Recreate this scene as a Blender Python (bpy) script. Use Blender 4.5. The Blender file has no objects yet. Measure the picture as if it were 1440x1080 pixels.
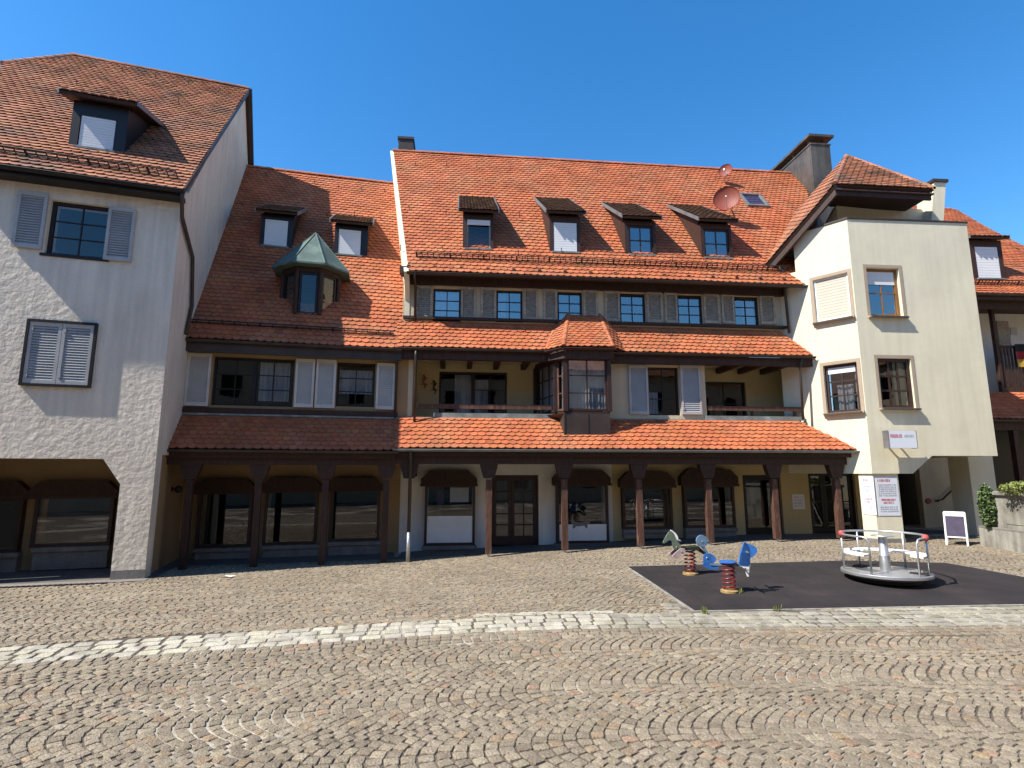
import bpy, math, random
from math import sin, cos, pi, radians, sqrt, atan2
from mathutils import Vector as V
random.seed(7)
rnd = random.random
def ru(a, b): return a + (b - a) * rnd()
S = bpy.context.scene
COL = S.collection

# ------------------------------------------------------------------ camera
F = 786.0; TH = math.atan(125 / 786.0); H = 2.05
cT, sT = cos(TH), sin(TH)
cam = bpy.data.cameras.new('camera'); cam.lens = 36 * F / 1440; cam.sensor_width = 36
cam.clip_start = 0.05; cam.clip_end = 2000
co = bpy.data.objects.new('camera', cam); COL.objects.link(co)
co.location = (0, 0, H); co.rotation_euler = (pi / 2 + TH, 0, 0); S.camera = co
def ray(px, py):
    X = (px - 720) / F; Z = -(py - 540) / F
    return (X, cT - sT * Z, sT + cT * Z)
def sm(a, b, x):
    t = max(0, min(1, (x - a) / (b - a))); return t * t * (3 - 2 * t)
def g(x, y):                                   # height of the square
    r = -.13 + .036 * max(0, min(10, x + 3)) if x > -3 else -.13
    return r * sm(7.5, 13, y) + max(0, (x - 11)) * .03 * sm(9, 14, y)
def gpt(px, py, dz=0):
    d = ray(px, py); z = 0
    for _ in range(12):
        t = (z + dz - H) / d[2]; z = g(d[0] * t, d[1] * t)
    return V((d[0] * t, d[1] * t, z))
class Fr:                                      # a facade: u along it, w into the building, z up
    def __init__(s, x, y, a):
        s.x, s.y, s.a = x, y, radians(a); s.c, s.s = cos(s.a), sin(s.a)
    def P(s, u, w, z): return V((s.x + u * s.c - w * s.s, s.y + u * s.s + w * s.c, z))
    def o(s): return (-s.x * s.c - s.y * s.s, s.x * s.s - s.y * s.c, H)
    def d(s, px, py):
        d = ray(px, py); return (d[0] * s.c + d[1] * s.s, -d[0] * s.s + d[1] * s.c, d[2])
    def at(s, px, py, w=0):
        o, d = s.o(), s.d(px, py); t = (w - o[1]) / d[1]
        return (o[0] + d[0] * t, o[2] + d[2] * t)
    def slope(s, px, py, w0, z0, k):
        o, d = s.o(), s.d(px, py); t = (z0 + k * (o[1] - w0) - o[2]) / (d[2] - k * d[1])
        return (o[0] + d[0] * t, o[1] + d[1] * t, o[2] + d[2] * t)
    def R(s, x0, y0, x1, y1, w=0):
        ym = (y0 + y1) / 2; xm = (x0 + x1) / 2
        return (s.at(x0, ym, w)[0], s.at(x1, ym, w)[0], s.at(xm, y1, w)[1], s.at(xm, y0, w)[1])
    def loc(s, p):
        dx, dy = p[0] - s.x, p[1] - s.y
        return (dx * s.c + dy * s.s, -dx * s.s + dy * s.c)

# ------------------------------------------------------------------ materials
def srgb(r, gg, b):
    f = lambda v: (v / 255 / 12.92) if v < 10 else ((v / 255 + .055) / 1.055) ** 2.4
    return (f(r), f(gg), f(b))
ALB = .66                                    # one overall scale of the base colours
def mat(name, col, rough=.8, var=.2, vs=2., fine=.1, fs=30., bump=0., bs=60., bump2=0., bs2=6., spec=.3,
        tint=0, metal=0., col2=None, c2s=1.5, c2lo=.5, c2hi=.7, stretch=(1, 1, 1), streak=0., coat=0):
    if name not in ('net_curtain', 'white_blind', 'frosted_film', 'paper', 'white_paint', 'white_sign_face', 'galvanised_steel'):
        col = tuple(c * ALB for c in col); col2 = col2 and tuple(c * ALB for c in col2)
    m = bpy.data.materials.new(name); m.use_nodes = True
    N, L = m.node_tree.nodes, m.node_tree.links
    b = N['Principled BSDF']; b.inputs['Roughness'].default_value = rough
    b.inputs['Specular IOR Level'].default_value = spec; b.inputs['Metallic'].default_value = metal
    if coat: b.inputs['Coat Weight'].default_value = coat
    tc = N.new('ShaderNodeTexCoord'); mp = N.new('ShaderNodeMapping'); mp.inputs['Scale'].default_value = stretch
    L.new(tc.outputs['Object'], mp.inputs['Vector'])
    def noise(sc, det=4, vec=None):
        n = N.new('ShaderNodeTexNoise'); n.inputs['Scale'].default_value = sc; n.inputs['Detail'].default_value = det
        L.new(vec or mp.outputs[0], n.inputs['Vector']); return n
    def mixc(fac, a, bb, mode='MIX'):
        x = N.new('ShaderNodeMix'); x.data_type = 'RGBA'; x.blend_type = mode
        if hasattr(fac, 'links'): L.new(fac, x.inputs[0])
        else: x.inputs[0].default_value = fac
        for k, v in ((6, a), (7, bb)):
            if hasattr(v, 'links'): L.new(v, x.inputs[k])
            else: x.inputs[k].default_value = (*v, 1)
        return x.outputs[2]
    def ramp(src, lo, hi):
        r = N.new('ShaderNodeMapRange'); r.inputs[1].default_value = lo; r.inputs[2].default_value = hi
        L.new(src, r.inputs[0]); return r.outputs[0]
    base = col
    if col2: base = mixc(ramp(noise(c2s, 6).outputs['Fac'], c2lo, c2hi), col, col2)
    def mul(src, amt, lo=.3, hi=.7):
        r = N.new('ShaderNodeMapRange'); r.inputs[1].default_value = lo; r.inputs[2].default_value = hi
        r.inputs[3].default_value = 1 - amt; r.inputs[4].default_value = 1 + amt; L.new(src, r.inputs[0])
        return r.outputs[0]
    def times(c, f):
        x = N.new('ShaderNodeVectorMath'); x.operation = 'MULTIPLY'
        if hasattr(c, 'links'): L.new(c, x.inputs[0])
        else: x.inputs[0].default_value = c
        L.new(f, x.inputs[1]); return x.outputs[0]
    base = times(base, mul(noise(vs, 5).outputs['Fac'], var))
    if fine: base = times(base, mul(noise(fs, 3).outputs['Fac'], fine))
    if streak:
        mp2 = N.new('ShaderNodeMapping'); mp2.inputs['Scale'].default_value = (7, 7, .5)
        L.new(tc.outputs['Object'], mp2.inputs['Vector'])
        base = times(base, mul(noise(1, 4, mp2.outputs[0]).outputs['Fac'], streak))
    if tint:
        at = N.new('ShaderNodeAttribute'); at.attribute_name = 'tint'
        if tint == 1: base = times(base, at.outputs['Fac'])
        else: base = times(base, at.outputs['Color'])
    L.new(base, b.inputs['Base Color']) if hasattr(base, 'links') else None
    if bump or bump2:
        bp = N.new('ShaderNodeBump'); bp.inputs['Distance'].default_value = .02; bp.inputs['Strength'].default_value = bump or .001
        L.new(noise(bs, 5).outputs['Fac'], bp.inputs['Height'])
        if bump2:
            b2 = N.new('ShaderNodeBump'); b2.inputs['Distance'].default_value = .06; b2.inputs['Strength'].default_value = bump2
            L.new(noise(bs2, 4).outputs['Fac'], b2.inputs['Height']); L.new(b2.outputs[0], bp.inputs['Normal'])
        L.new(bp.outputs[0], b.inputs['Normal'])
    return m
def glass(name, refl=.16, tintc=(.9, .95, 1), wob=.03):
    m = bpy.data.materials.new(name); m.use_nodes = True; N, L = m.node_tree.nodes, m.node_tree.links
    N.remove(N['Principled BSDF']); out = N['Material Output']
    t = N.new('ShaderNodeBsdfTransparent'); t.inputs[0].default_value = (*[.75 * c for c in tintc], 1)
    gl = N.new('ShaderNodeBsdfGlossy'); gl.inputs['Roughness'].default_value = .015
    lw = N.new('ShaderNodeLayerWeight'); lw.inputs['Blend'].default_value = .35
    mr = N.new('ShaderNodeMapRange'); mr.inputs[3].default_value = refl; mr.inputs[4].default_value = .55
    mx = N.new('ShaderNodeMixShader'); L.new(lw.outputs['Fresnel'], mr.inputs[0]); L.new(mr.outputs[0], mx.inputs[0])
    L.new(t.outputs[0], mx.inputs[1]); L.new(gl.outputs[0], mx.inputs[2])
    n = N.new('ShaderNodeTexNoise'); n.inputs['Scale'].default_value = 1.3; tc = N.new('ShaderNodeTexCoord')
    L.new(tc.outputs['Object'], n.inputs['Vector'])
    bp = N.new('ShaderNodeBump'); bp.inputs['Strength'].default_value = wob; bp.inputs['Distance'].default_value = .1
    L.new(n.outputs['Fac'], bp.inputs['Height']); L.new(bp.outputs[0], gl.inputs['Normal'])
    L.new(mx.outputs[0], out.inputs['Surface']); return m
M = {}
M['tile'] = mat('clay_tile', (.62, .185, .075), .78, .18, 1.2, .14, 25, bump=.25, bs=70, tint=2, col2=(.58, .225, .105), c2s=.9, c2lo=.45, c2hi=.75)
M['tile_old'] = mat('old_clay_tile', (.53, .225, .12), .85, .2, 1.2, .25, 25, bump=.3, bs=70, tint=2, col2=(.27, .15, .10), c2s=1.1)
M['tile_moss'] = mat('mossy_tile', (.25, .14, .085), .9, .3, 3, .35, 30, bump=.4, bs=60, tint=2, col2=(.12, .09, .05), c2s=5)
M['plaster_white'] = mat('rough_white_render', (1.03, .905, .735), .92, .08, .8, .06, 60, bump=.35, bs=90, bump2=.5, bs2=9, streak=.10)
M['plaster_cream'] = mat('cream_render', (1.02, .93, .675), .92, .05, .9, .04, 60, bump=.25, bs=110, bump2=.08, bs2=5, streak=.05, col2=(.97, .875, .655), c2s=.7)
M['plaster_yellow'] = mat('yellow_render', (.78, .60, .30), .92, .08, 1, .05, 60, bump=.3, bs=100, bump2=.15, bs2=8)
M['plaster_beige'] = mat('beige_render', (.78, .67, .46), .92, .07, 1, .05, 60, bump=.3, bs=100, bump2=.15, bs2=8, streak=.05)
M['plaster_pale'] = mat('pale_render', (1.0, .95, .85), .92, .07, 1, .06, 60, bump=.3, bs=100, bump2=.2, bs2=7, streak=.06)
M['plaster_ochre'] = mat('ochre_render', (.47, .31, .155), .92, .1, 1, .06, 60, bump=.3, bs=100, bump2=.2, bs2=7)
M['wood'] = mat('dark_stained_wood', (.062, .028, .018), .62, .3, 3, .3, 12, bump=.3, bs=25, stretch=(6, 6, 1), spec=.35)
M['wood_red'] = mat('weathered_red_brown_wood', (.135, .064, .043), .7, .35, 2, .4, 10, bump=.5, bs=22, stretch=(8, 8, .8), col2=(.27, .16, .11), c2s=2.5, c2lo=.56, c2hi=.74)
M['wood_frame'] = mat('brown_window_frame', (.055, .026, .02), .5, .2, 4, .1, spec=.4)
M['wood_black'] = mat('black_brown_frame', (.018, .013, .012), .5, .2, 4, .1, spec=.4)
M['wood_amber'] = mat('amber_window_frame', (.34, .16, .045), .5, .2, 4, .2, spec=.4)
M['shutter_grey'] = mat('weathered_grey_shutter', (.48, .43, .345), .85, .3, 3, .3, 14, bump=.3, bs=30, stretch=(3, 3, 8), col2=(.58, .52, .42), c2s=4)
M['shutter_white'] = mat('white_shutter', (.80, .75, .67), .6, .08, 3, .06)
M['shutter_blue'] = mat('pale_blue_grey_shutter', (.60, .595, .58), .6, .08, 3, .06)
M['metal_dark'] = mat('brown_painted_sheet_metal', (.075, .055, .045), .5, .25, 2, .1, spec=.45, metal=.2)
M['copper'] = mat('green_copper', (.135, .20, .165), .7, .18, 2, .12, 18, col2=(.20, .27, .22), c2s=3)
M['chimney_metal'] = mat('weathered_chimney_sheet', (.135, .115, .095), .55, .3, 1.5, .1, metal=.2, spec=.4, streak=.25)
M['zinc'] = mat('weathered_zinc', (.34, .34, .33), .5, .2, 3, .1, metal=.5)
M['flash'] = mat('grey_green_flashing', (.27, .29, .265), .7, .25, 3, .15, col2=(.40, .43, .40), c2s=4)
M['galv'] = mat('galvanised_steel', (.50, .50, .49), .42, .15, 5, .1, 40, metal=.75, spec=.5)
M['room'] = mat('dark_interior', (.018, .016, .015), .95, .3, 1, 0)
M['curtain'] = mat('net_curtain', (.62, .62, .63), .9, .12, 4, .2, 50)
M['blind'] = mat('white_blind', (.70, .70, .69), .7, .04, 2, 0)
M['frost'] = mat('frosted_film', (.78, .77, .72), .6, .06, 2, .05)
M['glass'] = glass('window_glass', .06)
M['glass_shop'] = glass('shop_glass', .07, wob=.004)
M['glass_sky'] = glass('upper_window_glass', .32, wob=.02)
M['stone'] = mat('grey_stone', (.30, .275, .24), .9, .2, 3, .2, 40, bump=.4, bs=50, streak=.1)
M['concrete'] = mat('stained_concrete', (.40, .375, .315), .92, .15, 2, .12, 40, bump=.4, bs=60, bump2=.2, streak=.3, col2=(.26, .235, .19), c2s=1.6, c2lo=.48, c2hi=.66)
M['cobble'] = mat('porphyry_cobble', (.385, .316, .228), .82, .16, 11, .28, 60, bump=.8, bs=55, tint=2, spec=.25, col2=(.322, .262, .188), c2s=.55, c2lo=.4, c2hi=.68)
M['band'] = mat('pale_granite', (.62, .575, .475), .8, .16, 6, .18, 60, bump=.7, bs=50, tint=2, col2=(.44, .395, .31), c2s=3.5)
M['joint'] = mat('joint_earth', (.165, .132, .098), .95, .3, 3, .3, 60, bump=.5, bs=90, col2=(.55, .49, .39), c2s=.5, c2lo=.50, c2hi=.60)
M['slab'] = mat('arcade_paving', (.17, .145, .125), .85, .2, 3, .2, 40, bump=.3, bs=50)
M['rubber'] = mat('rubber_safety_surface', (.043, .035, .034), .9, .2, 1.3, .6, 160, bump=.6, bs=150, col2=(.064, .045, .042), c2s=2)
_t = M['rubber'].node_tree; _b = _t.nodes['Principled BSDF']; _s = _b.inputs['Base Color'].links[0].from_socket
_k = _t.nodes.new('ShaderNodeTexBrick'); _k.offset = 0; _k.inputs['Scale'].default_value = 1; _k.inputs['Brick Width'].default_value = .5; _k.inputs['Row Height'].default_value = .5
_k.inputs['Mortar Size'].default_value = .006; _k.inputs['Color1'].default_value = (1, 1, 1, 1); _k.inputs['Color2'].default_value = (.86, .86, .87, 1); _k.inputs['Mortar'].default_value = (.45, .45, .45, 1)
_c = _t.nodes.new('ShaderNodeTexCoord'); _t.links.new(_c.outputs['Object'], _k.inputs['Vector']); _m = _t.nodes.new('ShaderNodeVectorMath'); _m.operation = 'MULTIPLY'
_t.links.new(_s, _m.inputs[0]); _t.links.new(_k.outputs['Color'], _m.inputs[1]); _t.links.new(_m.outputs[0], _b.inputs['Base Color'])
M['red'] = mat('red_spring_paint', (.30, .028, .026), .35, .15, 6, .1, spec=.5)
M['redknob'] = mat('faded_red_rubber', (.55, .12, .11), .6, .15, 12, .1)
M['white'] = mat('white_paint', (.74, .73, .71), .55, .06, 5, .06)
M['blue'] = mat('blue_plastic', (.035, .16, .50), .5, .25, 9, .15, 40, spec=.4, col2=(.06, .23, .56), c2s=7)
M['ltblue'] = mat('faded_blue_plastic', (.20, .31, .44), .6, .15, 8, .1)
M['sage'] = mat('faded_sage_plastic', (.19, .235, .165), .6, .2, 8, .12)
M['pink'] = mat('pale_pink_plastic', (.58, .43, .39), .6, .15, 8, .1)
M['dkgreen'] = mat('dark_green_plastic', (.035, .05, .035), .5, .2, 8, .1)
M['yellow'] = mat('yellow_steel', (.50, .33, .14), .6, .2, 8, .15)
M['leaf'] = mat('leaf', (.12, .19, .055), .6, .3, 4, .2, tint=1)
M['leaf2'] = mat('leaf_yellow_green', (.22, .25, .06), .6, .3, 4, .2, tint=1)
M['bark'] = mat('bark', (.09, .065, .045), .9)
M['purple'] = mat('dark_purple_panel', (.05, .035, .075), .6, .3, 6, .2)
M['signwhite'] = mat('white_sign_face', (.66, .68, .72), .4, .03, 2, 0)
M['signred'] = mat('red_lettering', (.75, .20, .19), .5, .05, 2, 0)
M['signgrey'] = mat('grey_lettering', (.62, .62, .63), .5, .05, 2, 0)
M['black'] = mat('black_cloth', (.012, .012, .013), .8, .1)
M['flagred'] = mat('red_cloth', (.40, .02, .025), .8, .1)
M['flaggold'] = mat('gold_cloth', (.55, .34, .05), .8, .1)
M['dish'] = mat('brick_red_dish_paint', (.33, .07, .04), .6, .12, 4, .06, spec=.4)
M['iron'] = mat('dark_iron', (.03, .024, .022), .6, .2, 6)
M['blind_beige'] = mat('beige_roller_shutter', (.80, .72, .58), .7, .04, 2, 0)
M['paper'] = mat('paper', (.72, .70, .66), .8, .03, 3, 0)
M['purplecloth'] = mat('lilac_cloth', (.20, .16, .34), .9, .2, 8)

# ------------------------------------------------------------------ mesh helpers
def wloc(o):
    l = V((0, 0, 0))
    while o: l = l + o.location; o = o.parent
    return l
class MB:
    def pieces(s, name, mats, parent=None, **k):    # every separate body becomes an object of its own
        par = list(range(len(s.v)))
        def fd(i):
            while par[i] != i: par[i] = par[par[i]]; i = par[i]
            return i
        for f in s.f:
            for i in f[1:]: par[fd(i)] = fd(f[0])
        grp = {}
        for q, f in enumerate(s.f): grp.setdefault(fd(f[0]), []).append(q)
        out = []
        for fs in grp.values():
            m = MB(); mp = {}
            for q in fs:
                for i in s.f[q]:
                    if i not in mp: mp[i] = len(m.v); m.v.append(s.v[i])
                m.f.append([mp[i] for i in s.f[q]]); m.m.append(s.m[q]); m.t.append(s.t[q])
            out.append(m.build(name, mats, parent, **k))
        return out
    def __init__(s): s.v, s.f, s.m, s.t = [], [], [], []; s.tint = (1, 1, 1)
    def add(s, vs, fs, mi=0, tint=None):
        n = len(s.v); s.v += [tuple(p) for p in vs]
        for f in fs: s.f.append([i + n for i in f]); s.m.append(mi); s.t.append(tint or s.tint)
    def hexa(s, p, mi=0): s.add(p, [(0, 3, 2, 1), (4, 5, 6, 7), (0, 1, 5, 4), (1, 2, 6, 5), (2, 3, 7, 6), (3, 0, 4, 7)], mi)
    def box(s, fr, u0, u1, w0, w1, z0, z1, mi=0):
        P = fr.P
        s.hexa([P(u0, w0, z0), P(u1, w0, z0), P(u1, w1, z0), P(u0, w1, z0), P(u0, w0, z1), P(u1, w0, z1), P(u1, w1, z1), P(u0, w1, z1)], mi)
    def prism(s, a, b, mi=0):                  # two matching outlines a, b (lists of points)
        n = len(a); s.add(list(a) + list(b), [tuple(range(n))[::-1], tuple(range(n, 2 * n))] + [(i, (i + 1) % n, n + (i + 1) % n, n + i) for i in range(n)], mi)
    def profU(s, fr, poly, u0, u1, mi=0):      # (w,z) outline run along u
        s.prism([fr.P(u1, w, z) for w, z in poly], [fr.P(u0, w, z) for w, z in poly], mi)
    def profW(s, fr, poly, w0, w1, mi=0):      # (u,z) outline run along w
        s.prism([fr.P(u, w0, z) for u, z in poly], [fr.P(u, w1, z) for u, z in poly], mi)
    def tube(s, pts, r, n=8, mi=0, closed=False, r1=None):
        pts = [V(p) for p in pts]; k = len(pts); rings = []
        up0 = None
        for i, p in enumerate(pts):
            a = pts[i - 1] if (i > 0 or closed) else p; b = pts[(i + 1) % k] if (i < k - 1 or closed) else p
            t = (b - a).normalized()
            if up0 is None: up0 = V((0, 0, 1)) if abs(t.z) < .9 else V((1, 0, 0))
            x = t.cross(up0); x = x.normalized() if x.length > 1e-6 else t.orthogonal().normalized()
            y = x.cross(t); up0 = y
            rr = r if r1 is None else r + (r1 - r) * i / (k - 1)
            rings.append([p + x * (rr * cos(2 * pi * j / n)) + y * (rr * sin(2 * pi * j / n)) for j in range(n)])
        vs = [q for ring in rings for q in ring]; fs = []
        for i in range(k if closed else k - 1):
            i2 = (i + 1) % k
            for j in range(n): fs.append((i * n + j, i * n + (j + 1) % n, i2 * n + (j + 1) % n, i2 * n + j))
        if not closed: fs += [tuple(range(n))[::-1], tuple(range((k - 1) * n, k * n))]
        s.add(vs, fs, mi)
    def lathe(s, c, prof, n=32, mi=0, ax=None):
        c = V(c); vs = []; fs = []
        if ax is None: X, Y, Z = V((1, 0, 0)), V((0, 1, 0)), V((0, 0, 1))
        else: Z = V(ax).normalized(); X = Z.orthogonal().normalized(); Y = Z.cross(X)
        for r, z in prof:
            for j in range(n): vs.append(c + X * (r * cos(2 * pi * j / n)) + Y * (r * sin(2 * pi * j / n)) + Z * z)
        for i in range(len(prof) - 1):
            for j in range(n): fs.append((i * n + j, i * n + (j + 1) % n, (i + 1) * n + (j + 1) % n, (i + 1) * n + j))
        s.add(vs, fs, mi)
    def build(s, name, mats, parent=None, local=False, smooth=False, label=None, hide_tint=False):
        if not s.v: return None
        if isinstance(mats, str): mats = [mats]
        me = bpy.data.meshes.new(name); off = V((0, 0, 0)) if (local or not parent) else wloc(parent)
        vv = s.v if off.length == 0 else [(a - off.x, b - off.y, c - off.z) for a, b, c in s.v]
        me.from_pydata(vv, [], s.f)
        for m in mats: me.materials.append(M[m])
        me.polygons.foreach_set('material_index', s.m)
        if smooth: me.polygons.foreach_set('use_smooth', [True] * len(s.f))
        at = me.attributes.new('tint', 'FLOAT_COLOR', 'FACE')
        at.data.foreach_set('color', [x for t in s.t for x in (t[0], t[1], t[2], 1.)])
        o = bpy.data.objects.new(name, me); COL.objects.link(o)
        if parent: o.parent = parent
        if label: o['label'] = label
        return o
def thing(name, loc, label, cat, group=None, rz=0):
    o = bpy.data.objects.new(name, None); COL.objects.link(o); o.location = loc; o.rotation_euler = (0, 0, rz)
    o['label'] = label; o['category'] = cat; o.empty_display_size = .3
    if group: o['group'] = group
    return o
def tag(o, label, cat, group=None):
    o['label'] = label; o['category'] = cat
    if group: o['group'] = group
    return o
def struct(o): o['kind'] = 'structure'; return o
def origin(o, loc):                            # put a single-mesh thing's origin at its base
    o.data.transform(__import__('mathutils').Matrix.Translation(-V(loc))); o.location = loc; return o

def wall(mb, fr, w, u0, u1, z0, z1, holes, th=.25, mi=0, revmi=None):
    us = sorted({u0, u1, *[min(max(h[0], u0), u1) for h in holes], *[min(max(h[1], u0), u1) for h in holes]})
    zs = sorted({z0, z1, *[min(max(h[2], z0), z1) for h in holes], *[min(max(h[3], z0), z1) for h in holes]})
    P = fr.P
    for i in range(len(us) - 1):
        for j in range(len(zs) - 1):
            a, b, c, d = us[i], us[i + 1], zs[j], zs[j + 1]
            um, zm = (a + b) / 2, (c + d) / 2
            if any(h[0] < um < h[1] and h[2] < zm < h[3] for h in holes): continue
            mb.add([P(a, w, c), P(b, w, c), P(b, w, d), P(a, w, d)], [(0, 1, 2, 3)], mi)
    r = mi if revmi is None else revmi
    for a, b, c, d in holes:
        e = w + th
        mb.add([P(a, w, c), P(a, e, c), P(a, e, d), P(a, w, d)], [(0, 1, 2, 3)], r)
        mb.add([P(b, w, c), P(b, w, d), P(b, e, d), P(b, e, c)], [(0, 1, 2, 3)], r)
        mb.add([P(a, w, d), P(a, e, d), P(b, e, d), P(b, w, d)], [(0, 1, 2, 3)], r)
        mb.add([P(a, w, c), P(b, w, c), P(b, e, c), P(a, e, c)], [(0, 1, 2, 3)], r)
    # ends and back, so that the wall has thickness
    e = w + th
    mb.add([P(u0, w, z0), P(u0, w, z1), P(u0, e, z1), P(u0, e, z0)], [(0, 1, 2, 3)], mi)
    mb.add([P(u1, w, z0), P(u1, e, z0), P(u1, e, z1), P(u1, w, z1)], [(0, 1, 2, 3)], mi)
    mb.add([P(u0, w, z1), P(u1, w, z1), P(u1, e, z1), P(u0, e, z1)], [(0, 1, 2, 3)], mi)
    mb.add([P(u0, w, z0), P(u0, e, z0), P(u1, e, z0), P(u1, w, z0)], [(0, 1, 2, 3)], mi)

def curtain_mesh(mb, fr, u0, u1, w, z0, z1, amp=.025, wl=.11):
    n = max(8, int((u1 - u0) / .02)); ph = ru(0, 6)
    vs = []
    for i in range(n + 1):
        u = u0 + (u1 - u0) * i / n; a = amp * sin(u * 2 * pi / wl + ph) + amp * .5 * sin(u * 2 * pi / (wl * 2.7))
        vs += [fr.P(u, w + a, z0), fr.P(u, w + a * .7, z1)]
    mb.add(vs, [(2 * i, 2 * i + 2, 2 * i + 3, 2 * i + 1) for i in range(n)])
def window(root, fr, w, r, cols=2, rows=3, fm='wood_black', rec=.13, gm='glass', sashes=1, curt=None, blind=0, fw=.055, mw=.025, name='window', sill=None, label=None, bm='blind'):
    u0, u1, z0, z1 = r; mb = MB(); a, b = w + rec, w + rec + .07
    mb.box(fr, u0, u0 + fw, a, b, z0, z1); mb.box(fr, u1 - fw, u1, a, b, z0, z1)
    mb.box(fr, u0 + fw, u1 - fw, a, b, z0, z0 + fw); mb.box(fr, u0 + fw, u1 - fw, a, b, z1 - fw, z1)
    iu0, iu1, iz0, iz1 = u0 + fw, u1 - fw, z0 + fw, z1 - fw
    sw = (iu1 - iu0) / sashes
    for k in range(sashes):
        s0, s1 = iu0 + k * sw, iu0 + (k + 1) * sw
        if k: mb.box(fr, s0 - .045, s0 + .045, a - .012, b - .003, iz0, iz1)
        for c in range(1, cols):
            x = s0 + (s1 - s0) * c / cols; mb.box(fr, x - mw / 2, x + mw / 2, a + .015, b - .015, iz0, iz1)
        for q in range(1, rows):
            z = iz0 + (iz1 - iz0) * q / rows; mb.box(fr, s0, s1, a + .018, b - .018, z - mw / 2, z + mw / 2)
    if sill: mb.box(fr, u0 - .06, u1 + .06, w - sill, w + rec - .004, z0 - .05, z0 + .006)
    o = mb.build(name, fm, root, label=label)
    p = MB(); p.add([fr.P(iu0, a + .035, iz0), fr.P(iu1, a + .035, iz0), fr.P(iu1, a + .035, iz1), fr.P(iu0, a + .035, iz1)], [(0, 1, 2, 3)])
    p.build('pane', gm, o)
    if curt:
        for (ca, cb, c0, c1) in curt:
            c = MB(); curtain_mesh(c, fr, iu0 + (iu1 - iu0) * ca, iu0 + (iu1 - iu0) * cb, b + .12, iz0 + (iz1 - iz0) * c0, iz0 + (iz1 - iz0) * c1)
            c.build('curtain', 'curtain', o)
    if blind:
        c = MB(); n = 14; bz = iz1 - (iz1 - iz0) * abs(blind); wb = (b + .03) if blind > 0 else a + .008
        for k in range(n):
            za, zb = bz + (iz1 - bz) * k / n, bz + (iz1 - bz) * (k + .92) / n
            c.box(fr, iu0, iu1, wb, wb + .012, za, zb)
        c.build('roller_blind', bm, o)
    return o
def shutter(root, fr, w, r, m, panel=True):
    u0, u1, z0, z1 = r; mb = MB(); a, b = w - .055, w - .012; f = .06
    mb.box(fr, u0, u0 + f, a, b, z0, z1); mb.box(fr, u1 - f, u1, a, b, z0, z1)
    mb.box(fr, u0 + f, u1 - f, a, b, z0, z0 + .08); mb.box(fr, u0 + f, u1 - f, a, b, z1 - .08, z1)
    n = max(6, int((z1 - z0 - .16) / .055)); dz = (z1 - z0 - .16) / n
    for k in range(n):
        z = z0 + .08 + k * dz
        P = fr.P; x0, x1 = u0 + f, u1 - f
        mb.add([P(x0, a + .006, z), P(x1, a + .006, z), P(x1, b - .006, z + dz * .98), P(x0, b - .006, z + dz * .98)], [(0, 1, 2, 3)])
    mb.add([fr.P(u0 + f, b, z0), fr.P(u1 - f, b, z0), fr.P(u1 - f, b, z1), fr.P(u0 + f, b, z1)], [(0, 1, 2, 3)])
    for z in (z0 + .16, z1 - .16): mb.box(fr, u0 + .02, u0 + .07, a - .012, a - .002, z - .03, z + .03)
    return mb.build('shutter', m, root)

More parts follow.
